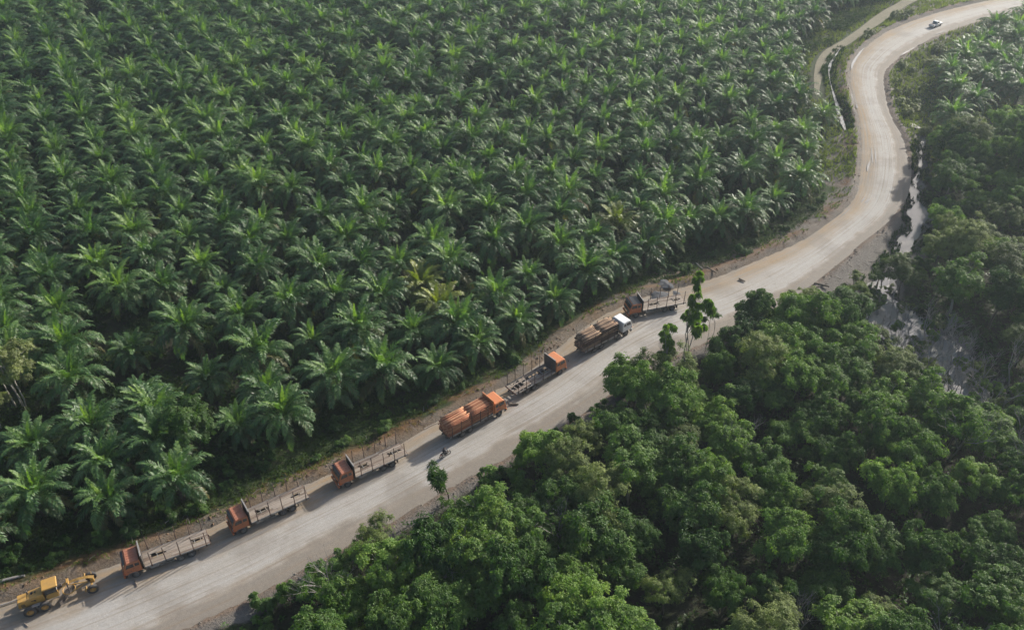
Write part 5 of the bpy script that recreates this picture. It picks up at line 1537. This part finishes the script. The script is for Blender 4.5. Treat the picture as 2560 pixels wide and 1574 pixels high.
g5 = spread(160000, (55, 125), (100, 290), lambda A, d_, s_, g_, q: (g_ > -.75) & (g_ < 1.3) & (d_ > 1.0) & (q.random(len(A)) < .95 * sstep(.36, .6, fbm(A[:, 0] * .5 + 12, A[:, 1] * .5, 3)) * np.where(g_ < 0, .55, 1.0)), 19)
g5[:, 2] = np.maximum(g5[:, 2], WZ - .02)
tufts('bank_weeds', g5[:9000], M['under'], 'ragged weeds growing along the stream, ditch and swamp edges', .62, 6, 12, .06)
# clods of grey mud pushed to the edges by grading
def clods(name, pts, mat, label, smin, smax, seed):
    q = np.random.default_rng(seed); n = len(pts)
    base = np.array([(1, 0, 0), (-1, 0, 0), (0, 1, 0), (0, -1, 0), (0, 0, 1), (0, 0, -1)], float)
    ft = np.array([(0, 2, 4), (2, 1, 4), (1, 3, 4), (3, 0, 4), (2, 0, 5), (1, 2, 5), (3, 1, 5), (0, 3, 5)])
    s_ = q.uniform(smin, smax, (n, 1, 1)) * q.uniform(.6, 1.4, (n, 6, 3)) * np.array([1.15, 1.15, .75])
    a = q.uniform(0, 6.28, n); V = base[None] * s_
    x_ = V[..., 0] * np.cos(a)[:, None] - V[..., 1] * np.sin(a)[:, None]; y_ = V[..., 0] * np.sin(a)[:, None] + V[..., 1] * np.cos(a)[:, None]
    V = np.stack([x_, y_, V[..., 2]], 2) + pts[:, None] + np.array([0, 0, .02])
    F = (ft[None] + (np.arange(n) * 6)[:, None, None]).reshape(-1, 3)
    o = link(name, np_mesh(name, V.reshape(-1, 3), F, None, [mat])); tag(o, label, None, None, 'stuff')
M['clod'] = dirty('dry_mud_clod', (.15, .135, .115), (.24, .18, .12), .6, .95, 0, .4, bump=.5)
M['clod_b'] = dirty('brown_clod', (.15, .095, .055), (.07, .05, .035), .6, .95, 0, .4, bump=.5)
c1 = spread(60000, (-60, 110), (52, 240), lambda A, d_, s_, g_, q: (s_ < 0) & (d_ > .1) & (d_ < 3.2) & (q.random(len(A)) < .9 * np.exp(-((d_ - 1.0) / .7) ** 2) * sstep(.38, .6, fbm(A[:, 0] * .25, A[:, 1] * .25 + 3, 3))), 10)
clods('mud_clods', c1, M['clod'], 'broken grey mud clods along the forest side of the road', .05, .22, 1)
c2 = spread(60000, (-75, 95), (52, 220), lambda A, d_, s_, g_, q: (s_ > 0) & (d_ > .2) & (d_ < 3.6) & (q.random(len(A)) < .9 * np.exp(-((d_ - 1.4) / .9) ** 2) * sstep(.38, .6, fbm(A[:, 0] * .25 + 60, A[:, 1] * .25 + 3, 3))), 11)
clods('earth_clods', c2, M['clod_b'], 'brown earth clods and rubble along the truck side of the road', .05, .20, 2)

# broken branches strewn on the verges
def litter(name, pts, mat, label, seed, lmin=.4, lmax=2.2):
    q = random.Random(seed); mb = MB()
    for x, y, z in pts:
        a = q.uniform(0, 3.14); l_ = q.uniform(lmin, lmax) * .5; r_ = q.uniform(.018, .045)
        z0 = z + r_ + .03
        mb.tube([(x - math.cos(a) * l_, y - math.sin(a) * l_, z0 + q.uniform(-.03, .1)), (x, y, z0 + .08), (x + math.cos(a) * l_, y + math.sin(a) * l_, z0 + q.uniform(-.03, .2))], [r_, r_ * .8, r_ * .4], 4)
    o = mb.build(name, mat); tag(o, label, None, None, 'stuff')
l1 = spread(4000, (-70, 90), (52, 220), lambda A, d_, s_, g_, q: (s_ > 0) & (d_ > .6) & (d_ < 4.2), 12)
litter('branch_litter', l1[:520], M['dead_wood'], 'broken twigs and branches strewn along the truck-side verge', 3)
l2 = spread(6000, (-50, 110), (52, 220), lambda A, d_, s_, g_, q: (s_ < 0) & (d_ > .8) & ((d_ < 3.0) | ((project(A[:, 0], A[:, 1], 0)[0] > 1980) & (d_ < 14) & (A[:, 1] < 190))), 13)
litter('branch_litter', l2[:520], M['bark'], 'broken twigs and roots strewn along the forest-side verge', 4)

# single logs, planks and heaps that can be told apart
def ground_log(px, py, px2, py2, label, r_=.14, mat='dead_wood', name='fallen_log', lift=.0):
    a, b_ = P(px, py), P(px2, py2); d_ = b_ - a; l_ = float(np.hypot(*d_))
    c_ = (a + b_) / 2
    dd = road_pos([c_[0]], [c_[1]])[0][0]
    z = (.14 if dd < 0 else gz(*c_)) + r_ * .9 + lift
    mb = MB(); q = random.Random(px)
    pts = [(l_ * (t - .5), q.uniform(-.06, .06) * l_ * .3, q.uniform(-.02, .03)) for t in (0, .3, .65, 1)]
    mb.tube(pts, [r_, r_ * .92, r_ * .85, r_ * .7], 8)
    o = mb.build(name, M[mat], smooth=False); o.location = (c_[0], c_[1], z); o.rotation_euler = (0, 0, math.atan2(d_[1], d_[0]))
    tag(o, label, 'log'); return o
ground_log(-10, 1455, 62, 1438, 'thick grey log lying on the bank above the grader', .22, 'dead_wood')
ground_log(0, 1516, 52, 1499, 'thin pole lying behind the grader at the frame edge', .09, 'dead_wood')
ground_log(1060, 1072, 1094, 1056, 'weathered plank on the dirt behind the orange log load', .12, 'deck2')
ground_log(414, 1311, 443, 1292, 'pale thin pole lying in the dark undergrowth above the nearest flatbed', .05, 'pale_bark', lift=.5)
ground_log(1276, 1014, 1296, 1013, 'dark short log on the road beside the orange cab', .16, 'bark')
ground_log(1847, 700, 1862, 707, 'short dark log on the road straight past the last truck', .16, 'bark')
ground_log(1742, 655, 1764, 676, 'grey log leaning on the mud berm near the plantation', .12, 'dead_wood')
ground_log(1764, 675, 1790, 690, 'long brown log lying on the berm below the grey one', .13, 'bark')
ground_log(2034, 712, 2072, 720, 'dark log on the scraped mud before the swamp', .18, 'bark')
ground_log(2040, 722, 2066, 712, 'crossing dark branch on the scraped mud before the swamp', .12, 'bark')
ground_log(1960, 768, 1995, 752, 'pale pole beside the track ruts of the mud patch', .08, 'pale_bark')
ground_log(2137, 800, 2146, 830, 'pale dead log at the edge of the swamp', .14, 'pale_bark')
ground_log(1362, 890, 1373, 905, 'pole lying on the verge behind the skeletal flatbed', .07, 'pale_bark')
ground_log(338, 1452, 344, 1468, 'short wooden chock beside the front wheel of the nearest flatbed', .08, 'deck')
ground_log(62, 1560, 72, 1568, 'short board on the road below the grader', .08, 'deck')
def heap(px, py, rad, hgt, label, seed):
    c_ = P(px, py); q = np.random.default_rng(seed); n1, n2 = 22, 9; V = []; F = []
    z0 = gz(*c_) - .1
    for i in range(n2 + 1):
        for k in range(n1):
            t = i / n2; a = 6.283 * k / n1
            rr_ = rad * t * (1 + .22 * math.sin(3 * a + seed) + .1 * math.sin(7 * a))
            z = hgt * (1 - t) ** .8 * (1 + .25 * (vnoise(rr_ * math.cos(a) * 2 + seed, rr_ * math.sin(a) * 2) - .5)) + q.uniform(-.04, .04)
            V.append((c_[0] + rr_ * math.cos(a), c_[1] + rr_ * math.sin(a), z0 + z))
    for i in range(n2):
        for k in range(n1): F.append((i * n1 + k, (i + 1) * n1 + k, (i + 1) * n1 + (k + 1) % n1, i * n1 + (k + 1) % n1))
    o = link('gravel_heap', np_mesh('gravel_heap', V, F, None, [M['gravel']], smooth=True)); tag(o, label, 'gravel heap', 'gravel heaps')
M['gravel'] = dirty('dark_gravel', (.075, .078, .085), (.14, .135, .13), .5, .95, 0, 2.5, bump=1.0)
heap(1645, 738, 2.2, .7, 'larger dark grey gravel heap behind the black-roofed flatbed', 1)
heap(1690, 734, 1.7, .5, 'smaller grey gravel heap at the rear of the black-roofed flatbed', 2)
heap(1662, 716, 1.3, .35, 'lowest gravel heap farther onto the verge behind the two others', 3)

# ================================================================== LABELS THAT SINGLE OUT SOME TREES
used = set()
def nearest_to(roots, q):
    best = None
    for o in roots:
        if o.name in used: continue
        d_ = math.hypot(o.location.x - q[0], o.location.y - q[1])
        if best is None or d_ < best[0]: best = (d_, o)
    used.add(best[1].name); return best[1]
palm_roots = [o for o in special.values() if o.get('group') == 'oil palms of the plantation']
for ref, txt in ((tA, 'oil palm closest behind the flatbed truck nearest the grader'), (tB, 'oil palm closest behind the second flatbed from the grader'), (tC, 'oil palm closest behind the third flatbed from the grader'),
                 (tD, 'oil palm closest behind the orange truck with reddish logs'), (tE, 'oil palm closest behind the skeletal empty flatbed'), (tF, 'oil palm closest behind the white-cab log truck'), (tG, 'oil palm closest behind the black-roofed flatbed')):
    o = nearest_to(palm_roots, (ref.location.x, ref.location.y)); o['label'] = txt; del o['group']
o = nearest_to(palm_roots, P(240, 1155, 3)); o['label'] = 'broad oil palm in the lower left, right of the corner palm'; del o['group']
o = nearest_to(palm_roots, P(88, 1239, 3)); o['label'] = 'bright oil palm in the lower left corner above the grader'; del o['group']
o = nearest_to(palm_roots, P(2110, 430, 3)); o['label'] = 'last oil palm of the plantation edge on the inside of the bend'; del o['group']
for_roots = [o for o in col.objects if o.type == 'EMPTY' and o.get('group', '') in ('broad-leaved forest trees', 'rounded forest trees', 'olive forest trees', 'vine-covered forest trees')]
for (px, py, txt) in ((2540, 1560, 'tree at the lower right corner of the picture'), (1300, 1570, 'tree at the middle of the lower frame edge'), (720, 1530, 'forest tree farthest down the road, opposite the first flatbed'),
                      (1250, 1190, 'forest tree beside the road, right of the lone young tree'), (1600, 990, 'forest tree beside the foot of the tall slender tree'), (1900, 1560, 'tree at the lower frame edge left of the corner tree'),
                      (2400, 1100, 'forest tree nearest the lower end of the swamp'), (2540, 720, 'forest tree at the right frame edge above the swamp')):
    o = nearest_to(for_roots, P(px, py, 2)); o['label'] = txt; del o['group']
for o in special.values():
    if '_p' in o: del o['_p']

# ================================================================== HAZE
hz = MB().box((0, 150, 46.5), (6400, 6400, 99.0))
m = bpy.data.materials.new('haze'); m.use_nodes = True; nt = m.node_tree; nt.nodes.clear()
out = nt.nodes.new('ShaderNodeOutputMaterial'); pv = nt.nodes.new('ShaderNodeVolumePrincipled')
pv.inputs['Color'].default_value = (.74, .88, 1.0, 1); pv.inputs['Density'].default_value = .00022; pv.inputs['Anisotropy'].default_value = .45
nt.links.new(pv.outputs[0], out.inputs['Volume'])
o = hz.build('haze', m); tag(o, 'thin bluish morning haze over the whole landscape', None, None, 'stuff')
